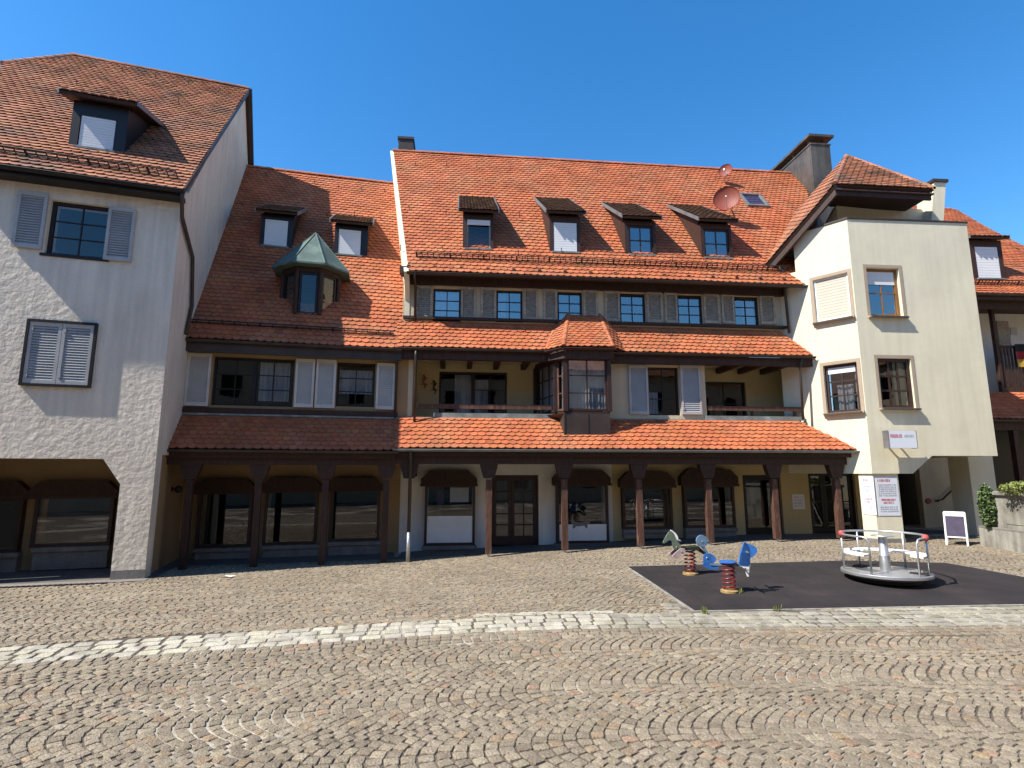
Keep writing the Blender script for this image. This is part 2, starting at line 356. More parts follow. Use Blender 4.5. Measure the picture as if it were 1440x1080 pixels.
def tint_tile(old=0):
    v = ru(.87, 1.12); h = rnd()
    if h < .10: return (v * 1.0, v * 1.09, v * 1.02)
    if h < .15: return (v * .84, v * .80, v * .82)
    if h < .27: return (v * 1.05, v * .96, v * 1.0)
    return (v, v * ru(.93, 1.06), v * ru(.9, 1.08))
def tiles(mb, poly, U, tw=.19, ex=.16, th=.026, lift=.040, mi=0, over=.03, seg=4):
    """plain tiles with rounded tails, on the plane of poly (3D, convex); U points along the eave"""
    poly = [V(p) for p in poly]; U = V(U).normalized()
    n = V((0, 0, 0))
    for i in range(len(poly)): n += (poly[i] - poly[0]).cross(poly[(i + 1) % len(poly)] - poly[0])
    n.normalize()
    if n.z < 0: n = -n
    U = (U - n * U.dot(n)).normalized(); Sl = n.cross(U)
    if Sl.z < 0: Sl = -Sl
    O = poly[0]; ab = [((p - O).dot(U), (p - O).dot(Sl)) for p in poly]
    bmin, bmax = min(b for a, b in ab), max(b for a, b in ab)
    def span(b):
        xs = []
        for i in range(len(ab)):
            (a0, b0), (a1, b1) = ab[i], ab[(i + 1) % len(ab)]
            if (b0 - b) * (b1 - b) <= 0 and abs(b1 - b0) > 1e-9: xs.append(a0 + (a1 - a0) * (b - b0) / (b1 - b0))
        return (min(xs), max(xs)) if len(xs) > 1 else None
    row = 0; b = bmin + .001; sag = tw * .22
    while b < bmax - .02:
        sp = span(min(b + ex * .5, bmax - .001))
        if sp:
            lo, hi = sp; k0 = math.floor(lo / tw) - 1; k1 = math.ceil(hi / tw) + 1
            for k in range(k0, k1):
                a0 = k * tw + (tw / 2 if row % 2 else 0); a1 = a0 + tw - .006
                if a1 < lo + .02 or a0 > hi - .02: continue
                full = a0 >= lo and a1 <= hi
                a0c, a1c = max(a0, lo), min(a1, hi); top = min(b + ex * 1.22, bmax)
                jb = ru(-.008, .008); jl = ru(-.004, .006); sk = ru(-.006, .006)
                am = (a0 + a1) / 2; h2 = (a1 - a0) / 2
                pts = []
                for q in range(seg + 1):
                    a = a0c + (a1c - a0c) * q / seg; x = (a - am) / h2
                    pts.append((a, b - over + jb + sag * x * x + sk * x))
                def P(a, bb, z): return O + U * a + Sl * bb + n * (z + .012 * (1 + sin(a * 1.1 + bb * .4) * sin(bb * 1.7 + 1)))
                up = [P(a, bb, lift + jl) for a, bb in pts] + [P(a1c, top, .006), P(a0c, top, .006)]
                dn = [P(a, bb, lift + jl - th) for a, bb in pts]
                m = len(pts)
                mb.add(up + dn, [tuple(range(m + 2))] + [(q + m + 2, q + m + 3, q + 1, q) for q in range(m - 1)], mi, tint_tile())
        row += 1; b += ex
def caps(mb, p0, p1, r=.085, ln=.33, mi=0):
    p0, p1 = V(p0), V(p1); L = (p1 - p0).length; n = max(1, int(L / ln)); d = (p1 - p0) / n; t = d.normalized()
    x = t.cross(V((0, 0, 1))).normalized(); y = x.cross(t)
    for i in range(n):
        a = p0 + d * i - t * .02; b = p0 + d * (i + 1) + t * .03; vs = []; K = 7
        ra, rb = r * 1.1, r * .92
        for (c, rr) in ((a, ra), (b, rb)):
            for q in range(K): an = pi * q / (K - 1); vs.append(c + x * (rr * cos(an)) + y * (rr * sin(an) - .03))
        fs = [(q, q + 1, K + q + 1, K + q) for q in range(K - 1)] + [tuple(range(K))]
        mb.add(vs, fs, mi, tint_tile())
def slab(mb, poly, th, mi=0):                   # thin plate just below a roof polygon
    poly = [V(p) for p in poly]; n = (poly[1] - poly[0]).cross(poly[2] - poly[0]).normalized()
    if n.z < 0: n = -n
    a = [p - n * .004 for p in poly]; b = [p - n * (th + .004) for p in poly]
    mb.prism(a, b, mi)
def gutter(mb, p0, p1, r=.06, mi=0):
    p0, p1 = V(p0), V(p1); t = (p1 - p0).normalized(); x = t.cross(V((0, 0, 1))).normalized(); K = 8; vs = []
    for c in (p0, p1):
        for rr in (r, r - .008):
            for q in range(K): an = pi + pi * q / (K - 1); vs.append(c + x * (rr * cos(an)) + V((0, 0, 1)) * (rr * sin(an)))
    fs = [(q, q + 1, 2 * K + q + 1, 2 * K + q) for q in range(K - 1)] + [(K + q, 3 * K + q, 3 * K + q + 1, K + q + 1) for q in range(K - 1)]
    fs += [(0, 2 * K, 3 * K, K), (K - 1, 2 * K - 1, 4 * K - 1, 3 * K - 1)] + [tuple(list(range(K)) + list(range(2 * K - 1, K - 1, -1))), tuple(list(range(2 * K, 3 * K)) + list(range(4 * K - 1, 3 * K - 1, -1)))]
    mb.add(vs, fs, mi)
    for c in (p0, p1): mb.tube([c + x * r, c + x * r + t * .001], .008, 6, mi) if False else None
    mb.tube([p0 + x * (r if x.y < 0 else -r), p1 + x * (r if x.y < 0 else -r)], .011, 6, mi)
def snow_guard(root, fr, O3, n, length_u0, length_u1, base, step=.16, post=.9, h=.2):
    """base(u) gives the 3D point on the roof, n the roof normal"""
    mb = MB(); u = length_u0; N = V(n)
    mb.tube([base(length_u0) + N * .07, base(length_u1) + N * .07], .014, 5); mb.tube([base(length_u0) + N * h, base(length_u1) + N * h], .016, 5)
    mb.tube([base(length_u0) + N * (h * .62), base(length_u1) + N * (h * .62)], .008, 5)
    k = 0
    while u <= length_u1:
        mb.tube([base(u) + N * .04, base(u) + N * (h + .01)], .012 if k % 6 else .026, 5); u += step; k += 1
    return mb.build('snow_guard', 'iron', root)
def hooks(root, pts, n):
    mb = MB()
    for p in pts:
        p = V(p); mb.tube([p + V(n) * .02, p + V(n) * .10 + V((0, 0, .02)), p + V(n) * .10 + V((0, 0, .10))], .012, 5)
    return mb.pieces('snow_hook', 'iron', root)
def dormer(root, fr, w0, z0, k, xl, xr, yt, yb, wx, wy, tm='tile_moss', blind=0, pm='glass_sky', body='wood', over=.13, kr=.5, rows=1, cols=1, fm='wood_frame', curt=None):
    um, wd, zb = fr.slope((xl + xr) / 2, yb, w0, z0, k)
    u0, u1, _, zt = fr.R(xl, yt, xr, yb, wd)
    wr = wd + (zt - zb) / k                       # back of cheeks at top of front
    # shed roof
    zf = zt + .05; wfr = wd - .22
    wb = (zf - z0 + k * w0 - kr * wfr) / (k - kr)
    P = fr.P; mb = MB()
    r = fr.R(wx[0], wy[0], wx[1], wy[1], wd); r = (max(r[0], u0 + .08), min(r[1], u1 - .08), max(r[2], zb + .06), min(r[3], zt - .05))
    wall(mb, fr, wd, u0, u1, zb - .05, zt, [r], .16)
    for a, b in ((u0, u0 + .06), (u1 - .06, u1)):
        mb.profU(fr, [(wd + .163, zb - .05), (wb, zf + kr * (wb - wfr) - .08), (wd + .163, zf + kr * (wd - wfr) - .06)], a, b)
    mb.add([P(u0, wd + .6, zb), P(u1, wd + .6, zb), P(u1, wd + .6, zt), P(u0, wd + .6, zt)], [(0, 1, 2, 3)], 1)
    mb.box(fr, r[0] - .05, r[1] + .05, wd - .07, wd - .004, r[2] - .06, r[2] - .01, 2)
    d = mb.build('dormer', [body, 'room', 'flash'], root)
    rm = MB(); e0, e1 = u0 - over, u1 + over
    poly = [P(e0, wfr, zf), P(e1, wfr, zf), P(e1, wb + .1, zf + kr * (wb + .1 - wfr)), P(e0, wb + .1, zf + kr * (wb + .1 - wfr))]
    tiles(rm, poly, P(1, 0, 0) - P(0, 0, 0)); slab(rm, poly, .07, 1)
    for a in (e0 - .03, e1):
        rm.prism([poly[0] + (P(1, 0, 0) - P(0, 0, 0)) * (a - e0) + V((0, 0, z)) for z in (-.07, .05)] + [poly[3] + (P(1, 0, 0) - P(0, 0, 0)) * (a - e0) + V((0, 0, z)) for z in (.05, -.07)],
                 [poly[0] + (P(1, 0, 0) - P(0, 0, 0)) * (a - e0 + .03) + V((0, 0, z)) for z in (-.07, .05)] + [poly[3] + (P(1, 0, 0) - P(0, 0, 0)) * (a - e0 + .03) + V((0, 0, z)) for z in (.05, -.07)], 2)
    rm.build('dormer_roof', [tm, 'wood', 'zinc'], d)
    fm_ = MB(); a, b, c, e = r; f = .05
    for q in ((a, a + f, c, e), (b - f, b, c, e), (a + f, b - f, c, c + f), (a + f, b - f, e - f, e)): fm_.box(fr, q[0], q[1], wd + .05, wd + .11, q[2], q[3])
    for i in range(1, cols): x = a + (b - a) * i / cols; fm_.box(fr, x - .015, x + .015, wd + .06, wd + .10, c + f, e - f)
    for i in range(1, rows): z = c + (e - c) * i / rows; fm_.box(fr, a + f, b - f, wd + .062, wd + .098, z - .015, z + .015)
    fm_.build('window_frame', fm, d)
    pn = MB(); pn.add([P(a + f, wd + .08, c + f), P(b - f, wd + .08, c + f), P(b - f, wd + .08, e - f), P(a + f, wd + .08, e - f)], [(0, 1, 2, 3)]); pn.build('pane', pm, d)
    if blind:
        bl = MB(); n = 12; zz = e - (e - c) * abs(blind)
        for i in range(n): bl.box(fr, a + .02, b - .02, wd + .012, wd + .03, zz + (e - zz) * i / n, zz + (e - zz) * (i + .93) / n)
        bl.build('roller_blind', 'blind', d)
    return d, wd

def shop(root, fr, w, xl, xr, yt, yb, hood, base, frost=.4, proj=.2, side=True, name='shop_window', zfloor=None):
    """projecting shop window box: stone base, wooden frame, glass, chamfered wooden hood"""
    u0, u1, z0, z1 = fr.R(xl, yt, xr, yb, w - proj); P = fr.P; mb = MB(); f = .07; a = w - proj
    for q in ((u0, u0 + f), (u1 - f, u1)): mb.box(fr, q[0], q[1], a, a + .07, z0, z1)
    mb.box(fr, u0 + f, u1 - f, a, a + .07, z0, z0 + f); mb.box(fr, u0 + f, u1 - f, a, a + .07, z1 - f, z1)
    mb.box(fr, u0, u1, a + .073, w, z0 - .0, z0 + .03); mb.box(fr, u0, u0 + .04, w - .05, w - .002, z0 + .03, z1); mb.box(fr, u1 - .04, u1, w - .05, w - .002, z0 + .03, z1)
    o = mb.build(name, 'wood_frame', root)
    h0, h1, hz0, hz1 = fr.R(hood[0], hood[1], hood[2], hood[3], a - .08); c = min(.22, (hz1 - hz0) * .62)
    hm = MB(); hm.profW(fr, [(h0, hz0), (h1, hz0), (h1, hz1 - c), (h1 - c * 1.05, hz1), (h0 + c * 1.05, hz1), (h0, hz1 - c)], a - .08, w - .003)
    hm.box(fr, h0 - .02, h1 + .02, a - .1, a - .083, hz0 - .02, hz0 + .05)
    for k in range(1, 5): z = hz0 + (hz1 - hz0) * k / 5; hm.box(fr, h0 + .03 + (c if z > hz1 - c else 0), h1 - .03 - (c if z > hz1 - c else 0), a - .094, a - .0815, z - .006, z + .006)
    hm.build('hood', 'wood', o)
    p = MB(); p.add([P(u0 + f, a + .03, z0 + f), P(u1 - f, a + .03, z0 + f), P(u1 - f, a + .03, z1 - f), P(u0 + f, a + .03, z1 - f)], [(0, 1, 2, 3)])
    for uu in (u0 + .015, u1 - .015): p.add([P(uu, a + .075, z0 + .03), P(uu, w - .055, z0 + .03), P(uu, w - .055, z1), P(uu, a + .075, z1)], [(0, 1, 2, 3)])
    p.build('pane', 'glass_shop', o)
    if frost:
        q = MB(); q.box(fr, u0 + f + .002, u1 - f - .002, a + .018, a + .024, z0 + f, z0 + f + (z1 - z0 - 2 * f) * frost); q.build('frosted_panel', 'frost', o)
    bm = MB(); b0, b1, bz0, bz1 = fr.R(base[0], base[1], base[2], base[3], a - .03)
    bm.box(fr, b0, b1, a - .03, w - .004, bz0, z0 - .004); bm.box(fr, b0 - .03, b1 + .03, a - .08, a - .033, z0 - .1, z0 - .012)
    bm.build('stone_base', 'stone', o)
    return (u0, u1, z0, z1)
def leaves(mb, c, r, n, size, flat=1.0):
    for _ in range(n):
        while True:
            p = V((ru(-1, 1), ru(-1, 1), ru(-1, 1)))
            if p.length < 1: break
        if rnd() < .7: p = p.normalized() * ru(.75, 1.02)
        q = V((c[0] + p.x * r[0], c[1] + p.y * r[1], c[2] + p.z * r[2] * flat)); a = V((ru(-1, 1), ru(-1, 1), ru(-.4, 1))).normalized()
        b = a.cross(V((ru(-1, 1), ru(-1, 1), ru(-1, 1)))).normalized(); s = size * ru(.6, 1.3); t = ru(.6, 1.35)
        mb.add([q - a * s, q + b * s * .5, q + a * s, q - b * s * .5], [(0, 1, 2, 3)], 0, (t, t, t))

# ================================================================== frames
pb = Fr(0, 0, 0); d0 = ray(687, 781); t0 = -H / d0[2]
C = Fr(d0[0] * t0, d0[1] * t0, 5.8)             # central row, w = 0 on the line of posts
uE, zE = C.at(562, 631, -.25); je = C.P(uE, -.25, 0)
M0 = Fr(je.x, je.y, 13.6); mo = M0.P(0, .25, 0); A_ = Fr(mo.x, mo.y, 13.6)   # house with the copper turret
uq, zq = A_.at(236, 643, -.25); q_ = A_.P(uq, -.25, 0)
SD = Fr(q_.x, q_.y, 107.5)                        # side wall of the left house
us_, zs_ = SD.at(220, 640); cs = SD.P(us_, 0, 0)
Lf = Fr(cs.x, cs.y, 18)                       # left house front, corner at u = 0
pc = C.P(C.at(1200, 632, -.25)[0], -.25, 0)
T0 = Fr(pc.x, pc.y, -48.8); uc_, _ = T0.at(1208, 480); tc_ = T0.P(uc_, 0, 0)
T1 = Fr(tc_.x, tc_.y, -48.8); T2 = Fr(tc_.x, tc_.y, 4.5)   # tower facets, corner at u = 0
UX = lambda fr: V((fr.c, fr.s, 0))

# ================================================================== ground
def B(s): return .02 * s - .235 * .6 * math.log(1 + math.exp(max(-60, min(60, -s / .6))))
mb = MB(); xs = [-60, -30, -18] + [-14 + i * .5 for i in range(61)] + [20, 30, 60]; ys = [-60, -20, 0] + [2 + i * .5 for i in range(41)] + [26, 35, 60]
vs = [(x, y, g(x, y) + .001) for y in ys for x in xs]; nx = len(xs)
mb.add(vs, [(j * nx + i, j * nx + i + 1, (j + 1) * nx + i + 1, (j + 1) * nx + i) for j in range(len(ys) - 1) for i in range(nx - 1)])
struct(mb.build('ground', 'joint'))
mb = MB(); mb.add([(-900, -900, -.2), (900, -900, -.2), (900, 900, -.2), (-900, 900, -.2)], [(0, 1, 2, 3)])
struct(mb.build('far_ground', 'slab'))
mat_px = [(883, 798), (977, 860), (1440, 851)]
mA, mB_, mC = [gpt(*p) for p in mat_px]
mC2 = mB_ + (mC - mB_) * 1.35; mD = gpt(1330, 793); mE = gpt(1190, 789.5)
mF = mD + (gpt(1440, 813) - mD) * 1.3
MATP = [mA, mB_, mC2, V((mF.x + .3, (mC2.y + mF.y) / 2, 0)), mF, mD, mE]
def inpoly(x, y, P):
    c = False
    for i in range(len(P)):
        a, b = P[i], P[i - 1]
        if (a[1] > y) != (b[1] > y) and x < (b[0] - a[0]) * (y - a[1]) / (b[1] - a[1]) + a[0]: c = not c
    return c
mb = MB(); cen = V((sum(p.x for p in MATP) / len(MATP), sum(p.y for p in MATP) / len(MATP), 0)); K = 10
ring = []
for i in range(len(MATP)):
    a, b = MATP[i], MATP[(i + 1) % len(MATP)]
    for q in range(12): p = a + (b - a) * q / 12; ring.append(V((p.x, p.y, 0)))
vs = []
for r_ in range(K + 1):
    for p in ring: q = cen + (p - cen) * (r_ / K); vs.append((q.x, q.y, g(q.x, q.y) + .022))
n = len(ring)
fs = [(r_ * n + i, r_ * n + (i + 1) % n, (r_ + 1) * n + (i + 1) % n, (r_ + 1) * n + i) for r_ in range(K) for i in range(n)]
mb.add(vs, fs); mb.add([vs[K * n + i] for i in range(n)] + [(vs[K * n + i][0], vs[K * n + i][1], vs[K * n + i][2] - .05) for i in range(n)], [(i, (i + 1) % n, n + (i + 1) % n, n + i) for i in range(n)])
struct(mb.build('playground_mat', 'rubber'))
mb = MB(); eo = []
for i in range(n):
    q = V(vs[K * n + i]); t_ = (V(vs[K * n + (i + 1) % n]) - V(vs[K * n + i - 1])); nn_ = V((t_.y, -t_.x, 0)).normalized()
    if nn_.dot(q - cen) < 0: nn_ = -nn_
    eo.append(q + nn_ * .055)
ein = [V(vs[K * n + i]) for i in range(n)]
mb.add([(p.x, p.y, p.z - .006) for p in ein + eo] + [(p.x, p.y, p.z - .05) for p in eo], [(i, (i + 1) % n, n + (i + 1) % n, n + i) for i in range(n)] + [(n + i, n + (i + 1) % n, 2 * n + (i + 1) % n, 2 * n + i) for i in range(n)])
struct(mb.build('mat_edging', 'concrete'))

BAND0, BAND1 = 7.83, 8.60
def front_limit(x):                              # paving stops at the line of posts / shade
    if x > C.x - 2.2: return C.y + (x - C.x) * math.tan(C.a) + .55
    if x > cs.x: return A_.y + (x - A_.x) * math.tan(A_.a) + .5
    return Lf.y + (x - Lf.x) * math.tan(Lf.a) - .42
def cob_tint(band=False):
    v = ru(.84, 1.14); r = rnd()
    if band: return (v * band, v * ru(.97, 1.0) * band, v * ru(.86, .98) * band)
    if r < .05: return (v * 1.10, v * .99, v * .88)
    if r < .08: return (v * 1.13, v * .93, v * .86)
    if r < .085: return (v * 1.15, v * 1.02, v * .82)
    if r < .24: return (v * 1.12, v * 1.13, v * 1.08)
    if r < .36: return (v * .88, v * .865, v * .85)
    return (v, v * ru(.98, 1.015), v * ru(.95, 1.01))
def stone(mb, cx, cy, an, lx, ly, near, band=False):
    ca, sa = cos(an), sin(an); z = g(cx, cy) + .012 + ru(-.003, .004); tx, ty = ru(-.03, .03), ru(-.03, .03)
    hx, hy = lx / 2, ly / 2; j = .10 * min(lx, ly)
    base = [(-hx + ru(0, j), -hy + ru(0, j)), (hx - ru(0, j), -hy + ru(0, j)), (hx - ru(0, j), hy - ru(0, j)), (-hx + ru(0, j), hy - ru(0, j))]
    if near:
        c = .09; o = []
        for i in range(4):
            p, a, b = base[i], base[i - 1], base[(i + 1) % 4]
            o.append((p[0] + (a[0] - p[0]) * c, p[1] + (a[1] - p[1]) * c)); o.append((p[0] + (b[0] - p[0]) * c, p[1] + (b[1] - p[1]) * c))
        base = o
    def W(x, y, zz): return (cx + x * ca - y * sa, cy + x * sa + y * ca, z + zz + x * tx + y * ty)
    n = len(base)
    if near:
        cnt = W(0, 0, .004)
        vs = [W(x * .93, y * .93, 0) for x, y in base] + [W(x, y, -.0045) for x, y in base] + [W(x * 1.03, y * 1.03, -.022) for x, y in base] + [cnt]
        fs = [(i, (i + 1) % n, 3 * n) for i in range(n)] + [(i + n, (i + 1) % n + n, (i + 1) % n, i) for i in range(n)] + [(i + 2 * n, (i + 1) % n + 2 * n, (i + 1) % n + n, i + n) for i in range(n)]
    else:
        vs = [W(x * .965, y * .965, 0) for x, y in base] + [W(x * 1.03, y * 1.03, -.03) for x, y in base]
        fs = [tuple(range(n))] + [(i + n, (i + 1) % n + n, (i + 1) % n, i) for i in range(n)]
    mb.add(vs, fs, 0, cob_tint(band))
cob = MB(); LW = 1.08; PITCH = .119; AMP = .36
def vis(x, y): return abs(x) < y * 1.0 + 2.2
DRAIN = []
def lanes(tlo, thi):
    nl = max(1, round((thi - tlo) / LW)); W_ = (thi - tlo) / nl
    for k in range(nl):
        tc0 = tlo + (k + .5) * W_; s0off = ru(0, 1)
        # stations along one arc, equal arc length
        samp = [(i / 200 * 2 - 1) for i in range(201)]; acc = [0.]
        for i in range(1, 201):
            d1 = (samp[i] - samp[i - 1]) * W_ / 2; d2 = AMP * (samp[i] ** 2 - samp[i - 1] ** 2); acc.append(acc[-1] + sqrt(d1 * d1 + d2 * d2))
        nst = max(6, round(acc[-1] / .116)); xr = min(tc0 * 1.02 + 2.5, 15)
        s = -xr - 1; row = 0
        while s < xr + 1:
            off = ru(-.4, .4); wob = 0; step = PITCH * ru(.90, 1.1)
            for q in range(nst):
                L0 = (q + .5 + off * .6) / nst * acc[-1]
                if L0 < 0 or L0 > acc[-1]: continue
                i = next((i for i in range(201) if acc[i] >= L0), 200); tau = samp[i]
                x = s + step / 2 + s0off * PITCH + AMP * tau * tau * (1 + .06 * sin(s * .7 + k)) + wob + ru(-.0025, .0025); t = tc0 + tau * W_ / 2 + .05 * sin(s * .9) + .03 * sin(s * 2.3)
                if x > 14: continue
                dsdt = 2 * AMP * tau / (W_ / 2); ang = atan2(1, dsdt)     # direction along the arc
                y = t + B(x)
                if y < 2.2 or not vis(x, y) or y > front_limit(x): continue
                if inpoly(x, y, MATX) or (BAND1 < t < 9.3 and x > 2.45): continue
                lx = acc[-1] / nst - ru(.004, .012); ly = (step + .5 * abs(dsdt) * .01) * sin(ang) - ru(.001, .007)
                shear = atan2(B(x + .1) - B(x - .1), .2)
                stone(cob, x, y, ang + shear * .6 + ru(-.06, .06), lx, max(.05, ly), y < 8.6)
            s += step; row += 1
MATX = [(p.x - (p.x - cen.x) * .006, p.y - (p.y - cen.y) * .006) for p in MATP]
lanes(BAND0 - .40 - 5 * LW, BAND0 - .40); lanes(BAND1, BAND1 + 7 * LW)
for k in range(3):                               # straight courses along the pale band
    x = -9.
    while x < 11:
        ln = ru(.10, .16); y = BAND0 - .40 + (k + .5) * .133 + B(x)
        if vis(x, y): stone(cob, x + ln / 2, y, atan2(B(x + .1) - B(x - .1), .2) + ru(-.05, .05), ln - .007, .127, True)
        x += ln
struct(cob.build('cobblestone_paving', 'cobble'))
bnd = MB(); t = BAND0; nr = 4
for k in range(7):
    x = -9. if k < nr else 2.3
    while x < 12:
        ln = ru(.16, .30); tt = BAND0 + (k + .5) * (BAND1 - BAND0) / nr; y = tt + B(x)
        if vis(x, y) and not inpoly(x + ln, y + .06, MATP) and not inpoly(x, y + .06, MATP):
            stone(bnd, x + ln / 2, y, atan2(B(x + .1) - B(x - .1), .2) + ru(-.04, .04), ln - .018, (BAND1 - BAND0) / nr - .018, True, 1.0 if x < 1.2 else .74)
        x += ln
for i in range(150):                             # lime-washed stones beside the band
    x = ru(-.5, 1.5); y = BAND1 + B(x) + ru(0, .10) + .05
    if not inpoly(x, y, MATP): stone(bnd, x, y, ru(-.2, .2), .12, .09, True, 1.0)
struct(bnd.build('pale_stone_band', 'band'))
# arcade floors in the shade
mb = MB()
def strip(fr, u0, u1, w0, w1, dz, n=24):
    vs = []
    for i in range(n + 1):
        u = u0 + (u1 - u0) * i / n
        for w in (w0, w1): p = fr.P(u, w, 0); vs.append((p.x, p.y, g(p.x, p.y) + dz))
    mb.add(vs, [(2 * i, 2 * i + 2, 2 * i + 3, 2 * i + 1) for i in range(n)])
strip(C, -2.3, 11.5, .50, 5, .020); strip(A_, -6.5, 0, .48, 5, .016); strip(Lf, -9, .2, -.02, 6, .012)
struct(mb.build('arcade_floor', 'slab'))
mb = MB(); strip(Lf, -9, .1, -.36, -.03, .022); struct(mb.build('kerb_strip', 'stone'))
mb = MB()
for i in range(60):
    u = -5.5 + i * .085
    if u > -.55: break
    p = Lf.P(u, -.42, 0); z = g(p.x, p.y) + .02
    mb.box(Lf, u, u + .05, -.47, -.37, z - .02, z + .006)
mb.box(Lf, -5.5, -.5, -.50, -.475, g(p.x, p.y) - .02, g(p.x, p.y) + .03)
tag(mb.build('drain_grating', 'iron'), 'dark slotted drain grating along the kerb before the white house', 'drain')

# ================================================================== central row
gy = g(C.x, C.y)
Cr = thing('terraced_house', C.P(4, 1, 0), 'long terraced house with four dormers, wooden bay window and balconies above a posted arcade', 'house')
UL = -2.42
# ground floor wall w = 1.7
WG = 1.7
holes_d = [C.R(691, 668, 757.5, 771, WG), C.R(1047, 668, 1101, 768, WG), C.R(1140, 662, 1206, 770, WG)]
holes = [(a, b, -.4, d) for a, b, c, d in holes_d]
uS = C.at(861, 700, WG)[0]
sh = [((597, 668, 682, 767), (592, 662, 671, 683), (594, 767, 669, 777)),
      ((783, 856, 681, 764), (778, 661, 859, 682), (781, 764, 858, 775)),
      ((876, 946, 684, 744), (872, 664, 950, 685), (878, 744, 946, 757)),
      ((963, 1034, 682, 742), (958, 660, 1038, 683), (965, 742, 1036, 757))]
def sh_hole(x): a, b, c, d = C.R(x[0], x[2], x[1], x[3], WG - .2); return (a + .08, b - .08, c + .05, d - .02)
hs = holes + [sh_hole(s[0]) for s in sh]
mb = MB(); wall(mb, C, WG, -2.7, uS, -.6, 3.45, [h for h in hs if h[1] < uS]); mb.build('shop_wall', 'plaster_pale', Cr, label='pale grey ground floor wall')
mb = MB(); wall(mb, C, WG, uS, 11.6, -.6, 3.45, [h for h in hs if h[0] > uS]); mb.build('shop_wall', 'plaster_yellow', Cr, label='yellow ground floor wall')
mb = MB()
for h in hs: mb.box(C, h[0] - .3, h[1] + .3, WG + .9, WG + .95, h[2] - .2, h[3] + .2)
mb.pieces('shop_interior', 'room', Cr)
tops = []
for i, (p, hd, bs) in enumerate(sh):
    tops.append(shop(Cr, C, WG, p[0], p[1], p[2], p[3], hd, bs, frost=(.48, .30, 0, 0)[i]))
# doors
def door(root, fr, w, r, leafs, rows, cols, solid=.22, zf=0, mt='wood_frame'):
    u0, u1, _, z1 = r; z0 = zf; mb = MB(); a = w + .1
    mb.box(fr, u0, u0 + .06, a, a + .08, z0, z1); mb.box(fr, u1 - .06, u1, a, a + .08, z0, z1); mb.box(fr, u0 + .06, u1 - .06, a, a + .08, z1 - .07, z1)
    o = mb.build('door', mt, root); p = MB()
    x = u0 + .06; W = u1 - u0 - .12
    for k, frac in enumerate(leafs):
        x1 = x + W * frac; b = a + .012; e = b + .05; st = .09; l = MB()
        l.box(fr, x + .004, x + st, b, e, z0 + .01, z1 - .075); l.box(fr, x1 - st, x1 - .004, b, e, z0 + .01, z1 - .075)
        l.box(fr, x + st, x1 - st, b, e, z0 + .01, z0 + solid); l.box(fr, x + st, x1 - st, b, e, z1 - .16, z1 - .075)
        c = cols[k]; i0, i1, j0, j1 = x + st, x1 - st, z0 + solid, z1 - .16
        for q in range(1, c): xx = i0 + (i1 - i0) * q / c; l.box(fr, xx - .018, xx + .018, b + .004, e - .004, j0, j1)
        for q in range(1, rows): zz = j0 + (j1 - j0) * q / rows; l.box(fr, i0, i1, b + .006, e - .006, zz - .018, zz + .018)
        l.build('door_leaf', mt, o)
        p.add([fr.P(i0, b + .025, j0), fr.P(i1, b + .025, j0), fr.P(i1, b + .025, j1), fr.P(i0, b + .025, j1)], [(0, 1, 2, 3)])
        x = x1
    p.build('pane', 'glass_shop', o)
    return o
dz = g(*C.P(.8, 1.7, 0).xy) + .03
do = door(Cr, C, WG, holes[0], (.42, .58), 5, (1, 2), .26, dz)
h = MB(); ux, uz = C.at(712, 713, WG); h.box(C, ux - .022, ux + .022, WG + .085, WG + .105, uz - .12, uz + .12); h.tube([C.P(ux, WG + .06, uz + .03), C.P(ux + .12, WG + .06, uz + .03)], .011, 6); h.tube([C.P(ux, WG + .06, uz + .03), C.P(ux, WG + .1, uz + .03)], .011, 6)
h.build('handle', 'zinc', do)
cu = MB(); cu.add([C.P(holes[0][0] + .1, WG + .3, dz + .25), C.P(holes[0][1] - .1, WG + .3, dz + .25), C.P(holes[0][1] - .1, WG + .3, holes[0][3] - .15), C.P(holes[0][0] + .1, WG + .3, holes[0][3] - .15)], [(0, 1, 2, 3)]); cu.build('door_curtain', 'stone', do)
door(Cr, C, WG, holes[1], (1.0,), 1, (1,), .2, g(*C.P(7, 1.7, 0).xy) + .03, 'wood_black')
door(Cr, C, WG, holes[2], (.34, .33, .33), 2, (1, 1, 1), .15, g(*C.P(9, 1.7, 0).xy) + .03, 'wood_black')
# posts
PX = [(687, 781), (794, 778), (900, 773), (998, 769), (1092, 766), (1181, 762)]
def bracket(mb, fr, u, zt=2.27, zb=1.91, hw=.23):
    b = .125
    mb.profW(fr, [(u - b, zb), (u + b, zb), (u + b + .015, zb + .02), (u + hw - .02, zt - .10), (u + hw, zt), (u - hw, zt), (u - hw + .02, zt - .10), (u - b - .015, zb + .02)], -.09, .09)
for i, (x, y) in enumerate(PX):
    u = C.at(x, 740, 0)[0]; p = C.P(u, 0, 0); z0 = g(p.x, p.y); mb = MB(); s = .076
    mb.box(C, u - s, u + s, -s, s, z0 + .09, 1.885)
    o = mb.build('post', 'wood_red', Cr)
    mb = MB(); bracket(mb, C, u); mb.build('bracket', 'wood', o)
    mb = MB(); mb.box(C, u - .03, u + .03, -.03, .03, z0 - .03, z0 + .088); mb.box(C, u - .07, u + .07, -.07, .07, z0 - .02, z0 + .02); mb.build('post_foot', 'galv', o)
mb = MB(); bracket(mb, C, C.at(576, 655, 0)[0]); mb.box(C, C.at(576, 655, 0)[0] - .08, C.at(576, 655, 0)[0] + .08, .1, WG, 1.95, 2.2); mb.build('bracket', 'wood', Cr)
uR = C.at(1207, 640, 0)[0] + .3
